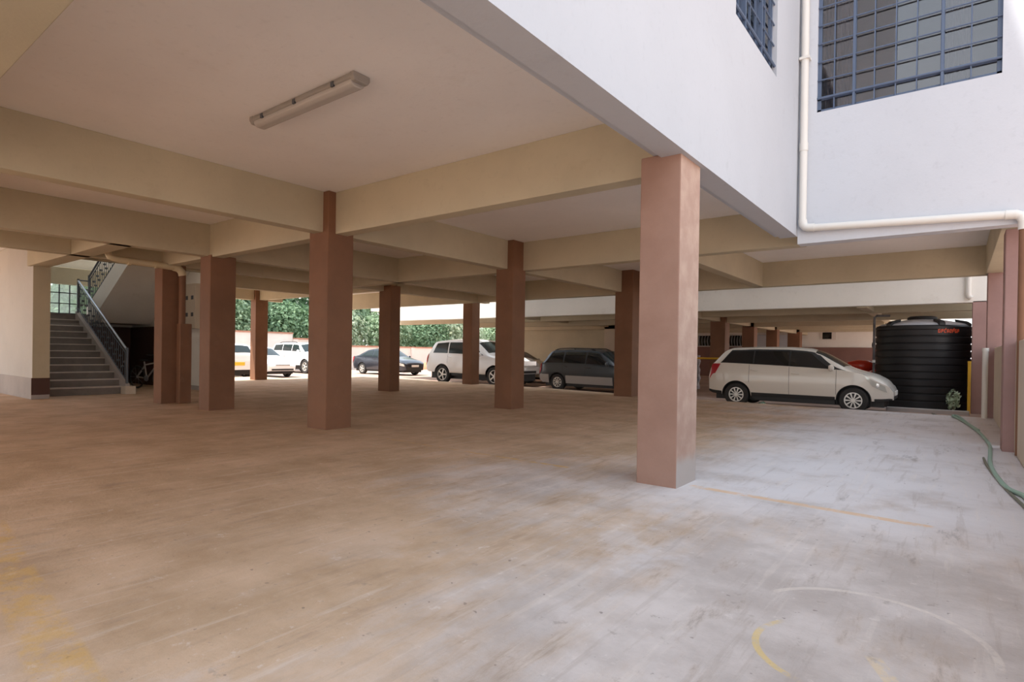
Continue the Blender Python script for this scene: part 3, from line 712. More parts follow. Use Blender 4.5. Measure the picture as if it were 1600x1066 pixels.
class Car:
    """lofted car body: x from tail (0) to nose (L), v in 0..1 lower side, 1..2 glasshouse side, 2..3 roof to centre line"""
    def __init__(s, **k):
        s.__dict__.update(k)
    def prof(s, x):
        x = np.clip(x, 0, s.L)
        zr = sm(x, s.roof); zb = np.minimum(sm(x, s.belt), zr-.05)
        e = np.minimum(x/s.taper_r, 1); f = np.minimum((s.L-x)/s.taper_f, 1)
        W = s.W/2*(1-s.pinch_r*(1-np.sqrt(np.clip(1-(1-e)**2, 0, 1))))*(1-s.pinch_f*(1-np.sqrt(np.clip(1-(1-f)**2, 0, 1))))
        gh = np.clip((zr-zb-.05)/.42, 0, 1)
        wr = W*(.90-(.90-s.tumble)*gh)
        zl = sm(x, s.sill)
        for xa in s.axles:
            r2 = s.arch**2-(x-xa)**2
            zl = np.where(r2 > 0, np.maximum(zl, s.wr+np.sqrt(np.maximum(r2, 0))), zl)
        zl = np.minimum(zl, zb-.02)
        return zl, zb, zr, W, wr
    def pt(s, x, v, side=1):
        x = np.asarray(x, float); v = np.asarray(v, float)
        zl, zb, zr, W, wr = s.prof(x)
        def yl(z): return W*(1-.05*((z-.66)/.36)**2*np.where(z > .66, .55, 1.0))
        a = np.clip(v, 0, 1); z1 = zl+(zb-zl)*a; y1 = yl(z1)
        yb = yl(zb); b = np.clip(v-1, 0, 1); ze = zr-.055
        z2 = zb+(ze-zb)*b; y2 = yb+(wr-yb)*b+.02*np.sin(PI*b)*np.clip((zr-zb)/.4, 0, 1)
        c = np.clip(v-2, 0, 1); y3 = wr*np.cos(c*PI/2)**.85 if False else wr*(1-c); z3 = ze+.055*(1-(1-c)**2.6)
        y = np.where(v <= 1, y1, np.where(v <= 2, y2, y3)); z = np.where(v <= 1, z1, np.where(v <= 2, z2, z3))
        return np.stack([x, side*y, z], -1)
    def body(s, m, parent, name='body', m_low=None):
        xs = set(np.linspace(0, s.L, 61).tolist())
        xs |= set((np.array([.004, .012, .025, .045, .07])).tolist()) | set((s.L-np.array([.004, .012, .025, .045, .07])).tolist())
        for xa in s.axles: xs |= {xa+s.arch*math.cos(t) for t in np.linspace(0, PI, 25)}
        xs = np.array(sorted(x for x in xs if 0 <= x <= s.L))
        vs_ = np.concatenate([np.linspace(0, 1, 11), np.linspace(1, 2, 7)[1:], np.linspace(2, 3, 7)[1:]])
        ring = [s.pt(xs, np.full_like(xs, v), 1) for v in vs_]+[s.pt(xs, np.full_like(xs, v), -1) for v in vs_[::-1][1:]]
        G = np.stack(ring, 1); n, k, _ = G.shape
        mb = MB(); vs = G.reshape(-1, 3).tolist()
        fs = [(i*k+j, (i+1)*k+j, (i+1)*k+j+1, i*k+j+1) for i in range(n-1) for j in range(k-1)]
        fs += [tuple(range(k)), tuple((n-1)*k+j for j in range(k-1, -1, -1))]
        mb.add(vs, fs)
        return mb.build(name, m, parent, True, angle=35)
    def patch(s, c, m, parent, name, side=1, off=.006, nu=14, nv=6, both=False):
        """bilinear patch through four (x, v) corners laid on the body surface, with a thin rim"""
        (xa, va), (xb, vb), (xc, vc), (xd, vd) = c
        u, w = np.meshgrid(np.linspace(0, 1, nu+1), np.linspace(0, 1, nv+1), indexing='ij')
        X = (xa*(1-u)+xb*u)*(1-w)+(xd*(1-u)+xc*u)*w; V = (va*(1-u)+vb*u)*(1-w)+(vd*(1-u)+vc*u)*w
        mb = MB()
        for sd in ((1, -1) if both else (side,)):
            P = s.pt(X, V, sd); e = 1e-3
            dx = s.pt(X+e, V, sd)-s.pt(X-e, V, sd); dv = s.pt(X, V+e, sd)-s.pt(X, V-e, sd)
            nn = np.cross(dx, dv); ln = np.linalg.norm(nn, axis=-1, keepdims=True); nn = nn/np.maximum(ln, 1e-9)
            cen = np.array([0, 0, .7]); ref = P-np.stack([P[..., 0], np.zeros_like(P[..., 0]), np.full_like(P[..., 0], .7)], -1)
            sg = np.sign((nn*ref).sum(-1, keepdims=True)); nn = nn*np.where(sg == 0, 1, sg)
            Q = P+nn*off; n, k, _ = Q.shape
            In = P-nn*.004
            vs = Q.reshape(-1, 3).tolist()+In.reshape(-1, 3).tolist(); o = n*k
            fs = [(i*k+j, (i+1)*k+j, (i+1)*k+j+1, i*k+j+1) for i in range(n-1) for j in range(k-1)]
            for i in range(n-1):
                fs += [(i*k, (i+1)*k, o+(i+1)*k, o+i*k), (i*k+k-1, (i+1)*k+k-1, o+(i+1)*k+k-1, o+i*k+k-1)]
            for j in range(k-1):
                fs += [(j, j+1, o+j+1, o+j), ((n-1)*k+j, (n-1)*k+j+1, o+(n-1)*k+j+1, o+(n-1)*k+j)]
            mb.add(vs, fs)
        o = mb.build(name, m, parent, True, angle=30)
        if both:
            bm = bmesh.new(); bm.from_mesh(o.data); bmesh.ops.remove_doubles(bm, verts=bm.verts, dist=2e-3); bm.to_mesh(o.data); bm.free()
        return o

def wheel(parent, x, y, r, side, spokes, rimr, w=.2, rim='alloy'):
    h = w/2
    t = MB().lathe([(rimr*.98, -h*.8), (rimr+.01, -h), (r-.03, -h), (r-.008, -h*.8), (r, -h*.5), (r, h*.5), (r-.008, h*.8), (r-.03, h), (rimr+.01, h), (rimr*.98, h*.8)], 'y', 40, (0, 0, 0), False).build('wheel', 'rubber', parent, True)
    t.location = (x, y, r)
    R = MB()
    yo = side*h
    R.lathe([(rimr, -h*.92), (rimr, h*.92), (rimr-.022, h*.92), (rimr-.022, -h*.92), (rimr, -h*.92)], 'y', 40, (0, 0, 0), False)
    R.build('rim', rim, t, True)
    sp = MB()
    for k in range(spokes):
        a = 2*PI*k/spokes; w0, w1 = (.010, .019) if spokes > 6 else (.026, .030)
        ca, sa = math.cos(a), math.sin(a)
        def q(rr, ww, yy): return (rr*ca-ww*sa, yy, rr*sa+ww*ca)
        y1, y2 = yo*.75, yo*.92
        vs = [q(.03, -w0, y1), q(.03, w0, y1), q(rimr-.01, w1, y1), q(rimr-.01, -w1, y1), q(.03, -w0, y2), q(.03, w0, y2), q(rimr-.01, w1, y2*.96), q(rimr-.01, -w1, y2*.96)]
        sp.add(vs, [(0, 1, 2, 3), (7, 6, 5, 4), (0, 4, 5, 1), (1, 5, 6, 2), (2, 6, 7, 3), (3, 7, 4, 0)])
    sp.lathe([(.0, yo*.96), (.034, yo*.95), (.04, yo*.7), (0, yo*.7)], 'y', 20)
    sp.build('spokes', rim, t, False)
    MB().lathe([(0, yo*.3), (rimr-.02, yo*.3), (rimr-.02, yo*.2), (0, yo*.2)], 'y', 30).build('brake_disc', 'blackplastic', t)
    return t

def car(name, loc, rz, label, spec, paint, glass='tinted', spokes=10, rimr=.19, wind=None, rear=None, sides=(), seams=(), handles=(), tail=None, head=None,
        lower=None, rails=False, plate_rear=None, plate_front=None, grille=None, mirror=None, two_tone=None, pillars=None, a_post=None, wipe=True, rim='alloy', both=True):
    root = empty(name, loc, rz); tag(root, label, 'car', 'parked cars')
    c = Car(**spec)
    c.body(paint, root)
    L, W, r = c.L, c.W, c.wr
    zs = float(np.interp(L/2, *zip(*c.sill)))
    MB().box(.18, L-.18, -(W/2-.235), W/2-.235, r*.55, .72).box(c.axles[0]+c.arch+.02, c.axles[1]-c.arch-.02, -(W/2-.07), W/2-.07, zs-.10, zs+.15).build('underbody', 'blackplastic', root)
    for xa in c.axles:
        for sd in (-1, 1): wheel(root, xa, sd*(W/2-.115), r, sd, spokes, rimr, .2, rim)
    for xa in c.axles:   # inner arch lips
        for sd in (1, -1):
            m = MB()
            pts = [(xa+(c.arch-.005)*math.cos(t), sd*(W/2-.045), r+(c.arch-.005)*math.sin(t)) for t in np.linspace(-.25, PI+.25, 22)]
            m.tube(pts, .012, 6)
            m.build('arch_lip', 'blackplastic', root, True)
    if wind: c.patch(wind, glass if glass != 'tinted' else 'carglass', root, 'windscreen', both=True, nu=10)
    if rear: c.patch(rear, glass, root, 'rear_window', both=True, nu=8)
    for q in sides:
        for sd in (1, -1): c.patch(q, glass, root, 'side_window', side=sd)
    for (x, va, vb) in seams:
        for sd in (1, -1): c.patch([(x-.004, va), (x+.004, va), (x+.004, vb), (x-.004, vb)], 'blackplastic', root, 'door_seam', side=sd, nu=1, nv=16, off=.002)
    if pillars:
        for sd in (1, -1): c.patch(pillars, 'blackplastic', root, 'pillar_trim', side=sd, off=.003, nu=24)
    for (x, v) in handles:
        for sd in (1, -1):
            P = c.pt(x, v, sd); P2 = c.pt(x+.17, v, sd)
            MB().tube([tuple(P+np.array([0, sd*.006, 0])), tuple(P+np.array([.03, sd*.03, 0])), tuple(P2+np.array([-.03, sd*.03, 0])), tuple(P2+np.array([0, sd*.006, 0]))], .014, 8).build('door_handle', paint if not two_tone else 'blackplastic', root, True)
    if a_post:
        for sd in (1, -1): c.patch(a_post, 'blackplastic', root, 'front_post', side=sd, off=.004, nu=6, nv=10)
    if tail:
        for sd in (1, -1): c.patch(tail, 'redlamp', root, 'tail_lamp', side=sd, off=.014, nu=8)
    if head:
        for sd in (1, -1):
            hl = c.patch(head, 'headlamp', root, 'head_lamp', side=sd, off=.010, nu=8)
            (xa, va), (xb, vb), (xc, vc), (xd, vd) = head
            P = c.pt((xa+xb+xc+xd)/4+.02, (va+vb+vc+vd)/4, sd)
            MB().lathe([(0, sd*.012), (.05, sd*.010), (.058, -sd*.01)], 'y', 16, tuple(P)).build('lamp_bowl', 'chrome', hl, True)
    if lower:
        for nm, q, mt in lower:
            for sd in (1, -1): c.patch(q, mt, root, nm, side=sd, nu=30, off=.008)
    if grille:
        for nm, (z0, z1, w, mt) in grille: MB().box(L-.05, L+.012, -w, w, z0, z1).build(nm, mt, root, bevel=.008)
    if plate_front: MB().box(L+.004, L+.024, -.26, .26, plate_front[1]-.055, plate_front[1]+.055).build('number_plate', plate_front[0], root, bevel=.006)
    if plate_rear: MB().box(-.024, -.002, -.26, .26, plate_rear[1]-.075, plate_rear[1]+.075).build('number_plate', plate_rear[0], root, bevel=.006)
    if mirror:
        for sd in (1, -1):
            P = c.pt(mirror, 1.06, sd)
            MB().lathe([(0, -.05), (.06, -.045), (.085, 0), (.07, .05), (0, .075)], 'x', 14, (P[0], P[1]+sd*.11, P[2]+.03)).tube([tuple(P), (P[0], P[1]+sd*.06, P[2]+.0)], .02, 6).build('wing_mirror', paint, root, True)
    if rails:
        for sd in (1, -1):
            pts = []
            for x in np.linspace(rails[0], rails[1], 9):
                P = c.pt(x, 2.12, sd); up = .055 if rails[0] < x < rails[1] else .01
                pts.append((P[0], P[1], P[2]+up))
            rr = MB().tube(pts, .017, 8)
            for x in np.linspace(rails[0]+.1, rails[1]-.1, 3):
                P = c.pt(x, 2.12, sd); rr.tube([tuple(P), (P[0], P[1], P[2]+.055)], .014, 6)
            rr.build('roof_rail', 'blackplastic', root, True)
    # wipers
    P = None
    return root

white_spec = dict(L=4.22, W=1.70, wr=.315, arch=.365, axles=(.76, 3.44), taper_r=.55, taper_f=.95, pinch_r=.20, pinch_f=.34, tumble=.74,
    roof=[(0, .74), (.05, 1.02), (.10, 1.14), (.42, 1.50), (.52, 1.55), (1.2, 1.58), (2.0, 1.58), (2.45, 1.545), (2.75, 1.42), (3.28, 1.10), (3.5, 1.02), (3.85, .93), (4.08, .80), (4.18, .66), (4.22, .56)],
    belt=[(0, 1.13), (.4, 1.13), (1.5, 1.09), (3.2, 1.02), (3.6, .95), (4.22, .62)],
    sill=[(0, .40), (.12, .33), (.5, .30), (3.7, .30), (4.0, .32), (4.22, .36)])
wp = plain('white_car_paint', (.74, .69, .62), .25, 0, .5, .6)
car('estate_car', (-5.37, 15.72+.85, GZ), 0, 'white estate car parked across the driveway in front of the black tank', white_spec, wp,
    wind=[(2.60, 2.06), (3.22, 2.12), (3.26, 3.0), (2.56, 3.0)], rear=[(.14, 2.1), (.40, 2.1), (.40, 3.0), (.12, 3.0)],
    sides=[[(.36, 1.06), (1.16, 1.06), (1.16, 1.86), (.62, 1.86)], [(1.20, 1.06), (2.02, 1.06), (2.02, 1.86), (1.20, 1.86)], [(2.06, 1.06), (3.02, 1.06), (2.52, 1.86), (2.06, 1.86)]],
    seams=[(1.08, .25, 1.0), (2.04, .02, 1.0), (3.08, .10, 1.0)], handles=[(1.12, .82), (2.10, .80)],
    tail=[(.05, .62), (.20, .66), (.34, .98), (.10, .98)], head=[(3.72, .72), (4.10, .56), (4.06, .90), (3.66, .97)],
    lower=[('side_skirt', [(1.14, .0), (3.06, 0), (3.06, .11), (1.14, .11)], 'blackplastic'), ('rear_bumper_skirt', [(.02, .0), (.38, 0), (.38, .10), (.02, .10)], 'blackplastic'), ('front_bumper_skirt', [(3.86, .0), (4.2, 0), (4.2, .14), (3.86, .12)], 'blackplastic')],
    grille=[('lower_grille', (.36, .44, .42, 'blackplastic')), ], plate_front=('platew', .50), mirror=2.98, pillars=[(.33, 1.04), (3.16, 1.04), (2.56, 1.95), (.60, 1.95)], a_post=[(3.0, 1.04), (3.28, 1.10), (2.66, 2.04), (2.46, 1.95)])

estate_spec = dict(L=4.35, W=1.68, wr=.30, arch=.35, axles=(.80, 3.38), taper_r=.4, taper_f=.8, pinch_r=.12, pinch_f=.28, tumble=.76,
    roof=[(0, .66), (.03, .88), (.08, .98), (.40, 1.40), (.52, 1.47), (1.2, 1.50), (2.0, 1.49), (2.4, 1.45), (3.1, 1.02), (3.3, .96), (4.1, .86), (4.3, .74), (4.35, .6)],
    belt=[(0, .98), (1.0, .97), (3.2, .93), (4.35, .66)], sill=[(0, .40), (.15, .28), (4.1, .26), (4.35, .36)])
ep = plain('dark_blue_grey_paint', (.055, .065, .075), .3, .3, .5, .5)
silver = plain('silver_paint', (.45, .45, .45), .3, .4, .5, .4)
car('estate_car', (-12.12, 17.42+.84, GZ), 0, 'dark blue grey estate car with silver lower half and roof rails', estate_spec, ep, spokes=9, rimr=.18,
    wind=[(2.5, 2.06), (3.08, 2.12), (3.1, 3.0), (2.46, 3.0)], rear=[(.10, 2.1), (.40, 2.1), (.40, 3.0), (.10, 3.0)],
    sides=[[(.30, 1.06), (1.02, 1.06), (1.02, 1.86), (.52, 1.86)], [(1.08, 1.06), (1.92, 1.06), (1.92, 1.86), (1.08, 1.86)], [(1.98, 1.06), (2.92, 1.06), (2.46, 1.86), (1.98, 1.86)]],
    seams=[(1.02, .4, 1.0), (1.95, .02, 1.0)], handles=[(1.05, .84), (2.0, .84)], tail=[(.01, .55), (.09, .6), (.13, .97), (.03, .97)], head=[(3.95, .66), (4.28, .6), (4.26, .92), (3.93, .95)],
    lower=[('lower_panel', [(1.16, .0), (3.0, 0), (3.0, .40), (1.16, .40)], silver), ('rear_bumper', [(.006, .0), (.44, 0), (.44, .42), (.006, .42)], silver), ('front_bumper', [(3.76, .0), (4.34, 0), (4.34, .5), (3.76, .5)], silver)],
    pillars=[(.28, 1.04), (3.02, 1.04), (2.5, 1.95), (.50, 1.95)], rails=(.55, 2.2), plate_rear=('platey', .62), mirror=2.85, two_tone=True)

suv_spec = dict(L=4.78, W=1.88, wr=.385, arch=.44, axles=(1.0, 3.78), taper_r=.5, taper_f=.8, pinch_r=.12, pinch_f=.24, tumble=.78,
    roof=[(0, .80), (.03, 1.1), (.10, 1.22), (.36, 1.70), (.50, 1.80), (1.2, 1.86), (2.3, 1.86), (2.7, 1.82), (3.4, 1.30), (3.6, 1.24), (4.4, 1.14), (4.66, 1.0), (4.78, .8)],
    belt=[(0, 1.25), (1.0, 1.24), (3.4, 1.18), (4.78, .9)], sill=[(0, .60), (.2, .48), (4.5, .44), (4.78, .5)])
sp_ = plain('bright_white_paint', (.90, .90, .90), .25, 0, .5, .6)
car('off_road_car', (-18.0, 17.4+.94, GZ), 0, 'tall white off-road car half hidden by two brown pillars', suv_spec, sp_, spokes=5, rimr=.25, glass='carglass',
    wind=[(2.82, 2.06), (3.36, 2.12), (3.38, 3.0), (2.78, 3.0)], rear=[(.12, 2.1), (.38, 2.1), (.38, 3.0), (.12, 3.0)],
    sides=[[(.42, 1.06), (1.26, 1.06), (1.26, 1.84), (.60, 1.84)], [(1.32, 1.06), (2.22, 1.06), (2.22, 1.84), (1.32, 1.84)], [(2.28, 1.06), (3.22, 1.06), (2.74, 1.84), (2.28, 1.84)]],
    seams=[(1.29, .3, 1.0), (2.25, .02, 1.0)], handles=[(1.32, .84), (2.3, .84)], tail=[(.02, .5), (.12, .55), (.16, .97), (.04, .97)], head=[(4.3, .68), (4.7, .62), (4.68, .92), (4.28, .95)],
    lower=[('side_step', [(1.46, .0), (3.32, 0), (3.32, .08), (1.46, .08)], 'alloy')], grille=[('grille', (.82, 1.0, .5, 'chrome')), ('lower_grille', (.52, .62, .5, 'blackplastic'))], mirror=3.1)

sedan_spec = dict(L=4.45, W=1.72, wr=.31, arch=.36, axles=(.95, 3.58), taper_r=.5, taper_f=.9, pinch_r=.2, pinch_f=.30, tumble=.72,
    roof=[(0, .72), (.04, .95), (.12, 1.04), (.55, 1.10), (1.25, 1.40), (1.6, 1.45), (2.1, 1.46), (2.4, 1.43), (3.15, 1.02), (3.35, .97), (4.15, .84), (4.38, .70), (4.45, .56)],
    belt=[(0, 1.0), (1.0, 1.0), (3.2, .94), (4.45, .64)], sill=[(0, .42), (.15, .30), (4.1, .26), (4.45, .32)])
sed = dict(wind=[(2.5, 2.06), (3.12, 2.12), (3.14, 3.0), (2.46, 3.0)], rear=[(.62, 2.1), (1.2, 2.1), (1.24, 3.0), (.60, 3.0)],
    sides=[[(.86, 1.08), (1.82, 1.08), (1.82, 1.86), (1.30, 1.86)], [(1.88, 1.08), (2.98, 1.08), (2.46, 1.86), (1.88, 1.86)]],
    seams=[(1.06, .5, 1.0), (1.85, .02, 1.0), (3.0, .05, 1.0)], handles=[(1.15, .84), (1.95, .84)], tail=[(.02, .55), (.18, .6), (.30, .95), (.05, .95)],
    head=[(3.86, .66), (4.34, .55), (4.30, .86), (3.80, .96)], mirror=2.9, grille=[('lower_grille', (.34, .42, .55, 'blackplastic')), ('upper_grille', (.56, .62, .36, 'chrome'))])
car('sedan_car', (-29.3, 14.95, GZ), 0, 'white sedan in the yard just right of the sunlit pillar', sedan_spec, sp_, glass='carglass', spokes=5, rimr=.2, **sed)
dk = plain('dark_grey_blue_paint', (.035, .04, .055), .3, .3, .5, .6)
car('sedan_car', (-27.65, 21.75, GZ), 0, 'dark grey sedan parked by the boundary wall behind a brown pillar', {**sedan_spec, 'L': 4.4}, dk, glass='carglass', spokes=5, rimr=.2,
    **{**sed, 'grille': [('lower_grille', (.30, .46, .6, 'blackplastic'))], 'plate_front': ('platew', .52)})
bp_ = plain('beige_silver_paint', (.42, .38, .32), .3, .3, .5, .5)
car('sedan_car', (-18.5, 20.6+.86, GZ), 0, 'beige silver car nose peeping out left of the grey estate car', {**sedan_spec, 'L': 4.5}, bp_, glass='carglass', spokes=5, rimr=.2, **sed)
van_spec = {**suv_spec, 'L': 4.5, 'W': 1.75, 'roof': [(0, .8), (.03, 1.1), (.08, 1.2), (.25, 1.62), (.4, 1.70), (1.2, 1.74), (2.5, 1.74), (2.8, 1.70), (3.4, 1.20), (3.55, 1.12), (4.2, 1.02), (4.4, .9), (4.5, .72)]}
car('family_car', (-32.1, 19.3, GZ), 0, 'white tall family car with roof rack behind the white sedan', {**van_spec, 'axles': (.95, 3.6)}, sp_, glass='carglass', spokes=5, rimr=.24,
    wind=[(2.9, 2.06), (3.36, 2.12), (3.38, 3.0), (2.86, 3.0)], rear=[(.10, 2.1), (.28, 2.1), (.28, 3.0), (.10, 3.0)],
    sides=[[(.36, 1.06), (1.26, 1.06), (1.26, 1.84), (.45, 1.84)], [(1.32, 1.06), (2.22, 1.06), (2.22, 1.84), (1.32, 1.84)], [(2.28, 1.06), (3.20, 1.06), (2.84, 1.84), (2.28, 1.84)]],
    seams=[(2.25, .02, 1.0)], rails=(.7, 2.5), head=[(4.0, .68), (4.42, .62), (4.40, .92), (3.98, .95)], mirror=3.05)
# hatch seen from behind with a yellow plate (tail faces us)
hatch_spec = {**white_spec, 'L': 4.1, 'W': 1.72, 'axles': (.8, 3.3)}
car('hatchback_car', (-25.0, 12.95, GZ), PI, 'white car seen from behind with yellow number plate at far left', hatch_spec, sp_, spokes=5, glass='carglass',
    wind=[(2.6, 2.06), (3.22, 2.12), (3.26, 3.0), (2.56, 3.0)], rear=[(.14, 2.1), (.40, 2.1), (.40, 3.0), (.12, 3.0)],
    sides=[[(.36, 1.06), (1.16, 1.06), (1.16, 1.86), (.62, 1.86)], [(1.20, 1.06), (2.02, 1.06), (2.02, 1.86), (1.20, 1.86)], [(2.06, 1.06), (3.0, 1.06), (2.52, 1.86), (2.06, 1.86)]],
    tail=[(.05, .62), (.20, .66), (.34, .98), (.10, .98)], head=[(3.62, .72), (4.0, .56), (3.96, .90), (3.56, .97)], plate_rear=('platey', .66), mirror=2.9)

# ------------------------------------------------------------------ motorcycle
mc = empty('motorcycle', (-2.50, 20.2, GZ), .08); mc.scale = (1.25, 1.25, 1.25); tag(mc, 'red motorcycle parked behind the white estate car bonnet', 'motorcycle')
for x in (-.62, .62):
    wl = MB().lathe([(.20, -.045), (.28, -.055), (.30, 0), (.28, .055), (.20, .045)], 'y', 32, (0, 0, 0), False).build('wheel', 'rubber', mc, True); wl.location = (x, 0, .30)
    MB().lathe([(0, -.03), (.2, -.04), (.2, .04), (0, .03)], 'y', 24).build('rim', 'alloy', wl)
MB().lathe([(0, -.30), (.10, -.26), (.15, -.05), (.13, .18), (.05, .30), (0, .32)], 'x', 18, (.16, 0, .86)).build('fuel_tank', 'motored', mc, True)
MB().prism([(-.78, .80), (-.72, .86), (-.35, .86), (-.08, .88), (-.08, .80), (-.4, .78)], 'y', -.12, .12).build('seat', 'blackplastic', mc, bevel=.03)
MB().prism([(-.95, .80), (-.80, .84), (-.5, .78), (-.3, .66), (-.5, .62), (-.8, .76)], 'y', -.09, .09).build('tail_fairing', 'motored', mc, bevel=.02)
MB().prism([(.35, .62), (.50, 1.02), (.62, 1.06), (.66, .9), (.55, .6)], 'y', -.12, .12).build('nose_fairing', 'motored', mc, bevel=.03)
MB().box(-.2, .22, -.13, .13, .30, .64).build('engine', 'blackplastic', mc, bevel=.04)
MB().tube([(.44, -.33, 1.14), (.48, -.18, 1.12), (.46, 0, 1.06), (.48, .18, 1.12), (.44, .33, 1.14)], .016, 8).build('handlebar', 'blackplastic', mc, True)
f = MB()
for y in (-.09, .09): f.tube([(.44, y, 1.06), (.62, y, .30)], .022, 8)
f.build('fork', 'handrail', mc, True)
for y in (-.28, .28):
    MB().tube([(.44, y, 1.14), (.42, y*1.15, 1.32)], .008, 6).lathe([(0, -.02), (.06, -.01), (.06, .01), (0, .02)], 'x', 14, (.41, y*1.2, 1.36)).build('mirror', 'blackplastic', mc, True)
MB().tube([(.1, -.12, .35), (-.2, -.15, .28), (-.85, -.16, .40)], .04, 8).build('exhaust', 'chrome', mc, True)

# ------------------------------------------------------------------ boundary wall and trees
def bwall(y0, y1, zt, l):
    o = box(-33.2, -33, y0, y1, GZ, zt).build('boundary_wall', 'boundary'); struct(o, l, 'wall')
    box(-33.26, -32.94, y0, y1, zt, zt+.09).build('coping', 'coping', o)
    k = y0+.15
    while k < y1:
        box(-33.0, -32.86, k-.15, k+.15, GZ, zt).build('pier', 'boundary', o); k += 3.2
bwall(2, 20.5, 2.16, 'tall white boundary wall stretch behind the white sedan')
bwall(20.5, 24.0, 1.83, 'middle white boundary wall stretch one step lower')
bwall(24.0, 46.0, 1.44, 'low white boundary wall stretch behind the dark sedan')
rk = empty('earth_heap', (-31.0, 31.2, GZ)); tag(rk, 'low red earth heap at the foot of the boundary wall', 'earth heap')
mb = MB(); rng = random.Random(4)
prof = []
for i in range(7):
    a = i/6; prof.append((1.3*math.cos(a*PI/2)**.7 if i < 6 else 0, .55*math.sin(a*PI/2)))
mb.lathe(prof, 'z', 24); mb.v = [(x*1.0+rng.uniform(-.06, .06), y*1.3+rng.uniform(-.06, .06), max(0, z+rng.uniform(-.04, .04))) for x, y, z in mb.v]
mb.build('heap', 'terracotta', rk, True)

def tree(x, y, h, r, label, seed, mat='leaf', n=2600, size=.34):
    t = empty('tree', (x, y, GZ)); tag(t, label, 'tree', 'trees beyond the boundary wall')
    rng = random.Random(seed)
    tr = MB(); tr.tube([(0, 0, 0), (.1, .05, h*.3), (-.05, .1, h*.62), (0, 0, h*.85)], [.2, .17, .1, .04], 10)
    for k in range(5):
        a = rng.uniform(0, 2*PI); z = h*rng.uniform(.3, .6)
        tr.tube([(0, 0, z), (math.cos(a)*r*.4, math.sin(a)*r*.4, z+h*.12), (math.cos(a)*r*.8, math.sin(a)*r*.8, z+h*.2)], [.08, .05, .02], 7)
    tr.build('trunk', 'bark', t, True)
    m = MB()
    for k in range(7):
        a = rng.uniform(0, 2*PI); d = r*rng.uniform(.1, .6)
        q = leaves(n//7, d*math.cos(a), d*math.sin(a), h*rng.uniform(.35, .85), r*rng.uniform(.45, .65), r*rng.uniform(.45, .65), h*rng.uniform(.14, .26), size, seed*31+k)
        m.add(q.v, q.f)
    m.build('foliage', mat, t)
specs = [(-37.5, 10.5, 7.5, 3.2, 'bushy green tree behind the tall wall left of the sunlit pillar', 'leaf'), (-38, 15, 8.2, 3.4, 'dense deep green tree above the tall wall left of the white sedan', 'leaf3'),
         (-37.5, 19.5, 7.6, 3.3, 'broad green tree above the white sedan roof', 'leaf'), (-39, 23.5, 8.5, 3.4, 'deep green tree behind the step in the boundary wall', 'leaf3'),
         (-37.6, 27.6, 6.4, 2.9, 'dark bushy tree above the dark sedan', 'leaf'), (-40, 32, 8.6, 3.6, 'pale green tree behind the low wall stretch', 'leaf2'),
         (-37.5, 36.5, 6.6, 3.2, 'pale bushy tree above the red earth heap', 'leaf2'), (-39, 41.5, 8.4, 3.4, 'green tree behind the white off-road car roof', 'leaf'),
         (-37, 47, 8.5, 3.6, 'farthest pale green tree by the cream far wall end', 'leaf2'), (-30, 50, 8.5, 4.2, 'bright green tree at the far end of the yard', 'leaf'),
         (-38, 4.5, 6.0, 3.0, 'green tree seen through the stairwell window', 'leaf2')]
for i, (x, y, h, r, l, mt) in enumerate(specs): tree(x, y, h, r, l, 11+i, mt, 6500, .34)
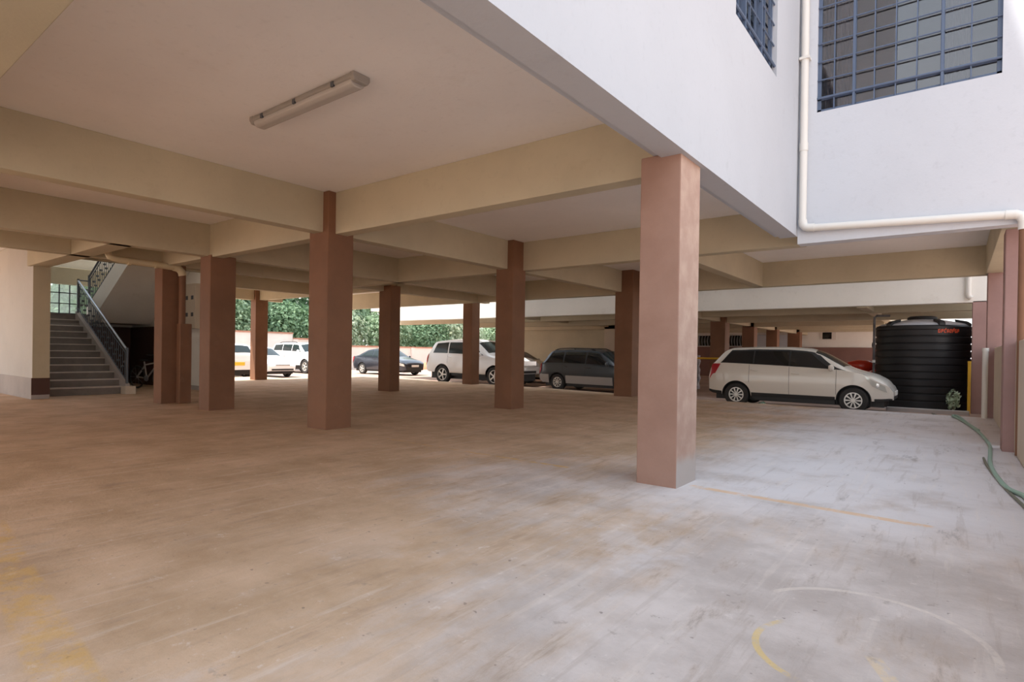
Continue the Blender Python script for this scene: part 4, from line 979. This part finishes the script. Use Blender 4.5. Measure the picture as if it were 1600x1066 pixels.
for i, (y, l) in enumerate([(12.5, 'leafy shrub behind the wall left of the sunlit pillar'), (17.2, 'leafy shrub behind the wall above the white sedan'), (21.6, 'leafy shrub behind the wall step'), (25.6, 'leafy shrub above the dark sedan boot'),
        (30.0, 'leafy shrub above the dark sedan bonnet'), (34.2, 'leafy shrub above the earth heap'), (39.0, 'leafy shrub left of the off-road car roof'), (44.0, 'leafy shrub over the off-road car roof')]):
    s = empty('shrub', (-35.3, y, GZ)); tag(s, l, 'shrub', 'shrubs behind the boundary wall')
    MB().tube([(0, 0, 0), (.05, 0, 1.2), (0, .1, 2.4)], [.07, .05, .02], 7).build('stem', 'bark', s)
    m = leaves(3000, 0, 0, 2.4, 1.3, 2.6, 2.2, .30, 90+i); m.build('foliage', ('leaf2', 'leaf', 'leaf3')[i % 3], s)

# ------------------------------------------------------------------ light
wd = bpy.data.worlds.new('sky'); S.world = wd; wd.use_nodes = True
nt = wd.node_tree; bg = nt.nodes['Background']
tc = N(nt, 'ShaderNodeTexCoord'); sp = N(nt, 'ShaderNodeSeparateXYZ'); nt.links.new(tc.outputs['Generated'], sp.inputs[0])
up = smooth(nt, sp.outputs[2], -.02, .7)
nt.links.new(mixc(nt, up, (1.0, .985, .96, 1), (.72, .84, 1.0, 1)), bg.inputs[0])
bg.inputs[1].default_value = 1.0
sun = bpy.data.lights.new('sun', 'SUN'); sun.energy = 4.5; sun.angle = math.radians(1.2); sun.color = (1, .95, .87)
so = bpy.data.objects.new('sun', sun); COL.objects.link(so)
so.rotation_euler = Vector((-.25, -.36, 1)).to_track_quat('Z', 'Y').to_euler()

# ------------------------------------------------------------------ camera
cam = bpy.data.cameras.new('camera'); co = bpy.data.objects.new('camera', cam); COL.objects.link(co); S.camera = co
cam.sensor_width = 36; cam.lens = 907.7*36/1600; cam.shift_y = 22/1600; cam.clip_end = 300
yaw, pitch, roll = math.radians(37.456), math.radians(-.2545), math.radians(.831)
fwd = Vector((-math.sin(yaw)*math.cos(pitch), math.cos(yaw)*math.cos(pitch), math.sin(pitch)))
rt = Vector((math.cos(yaw), math.sin(yaw), 0)); u2 = rt.cross(fwd)
r3 = rt*math.cos(roll)+u2*math.sin(roll); u3 = u2*math.cos(roll)-rt*math.sin(roll)
mat = Matrix((r3, u3, -fwd)).transposed().to_4x4(); mat.translation = (0, 0, 1.2)
co.matrix_world = mat

S.view_settings.view_transform = 'Standard'; S.view_settings.look = 'None'; S.view_settings.gamma = 1; S.view_settings.use_curve_mapping = False
S.view_settings.exposure = 1.08
S.cycles.max_bounces = 14; S.cycles.diffuse_bounces = 10; S.cycles.use_denoising = True
S.cycles.sample_clamp_indirect = 8
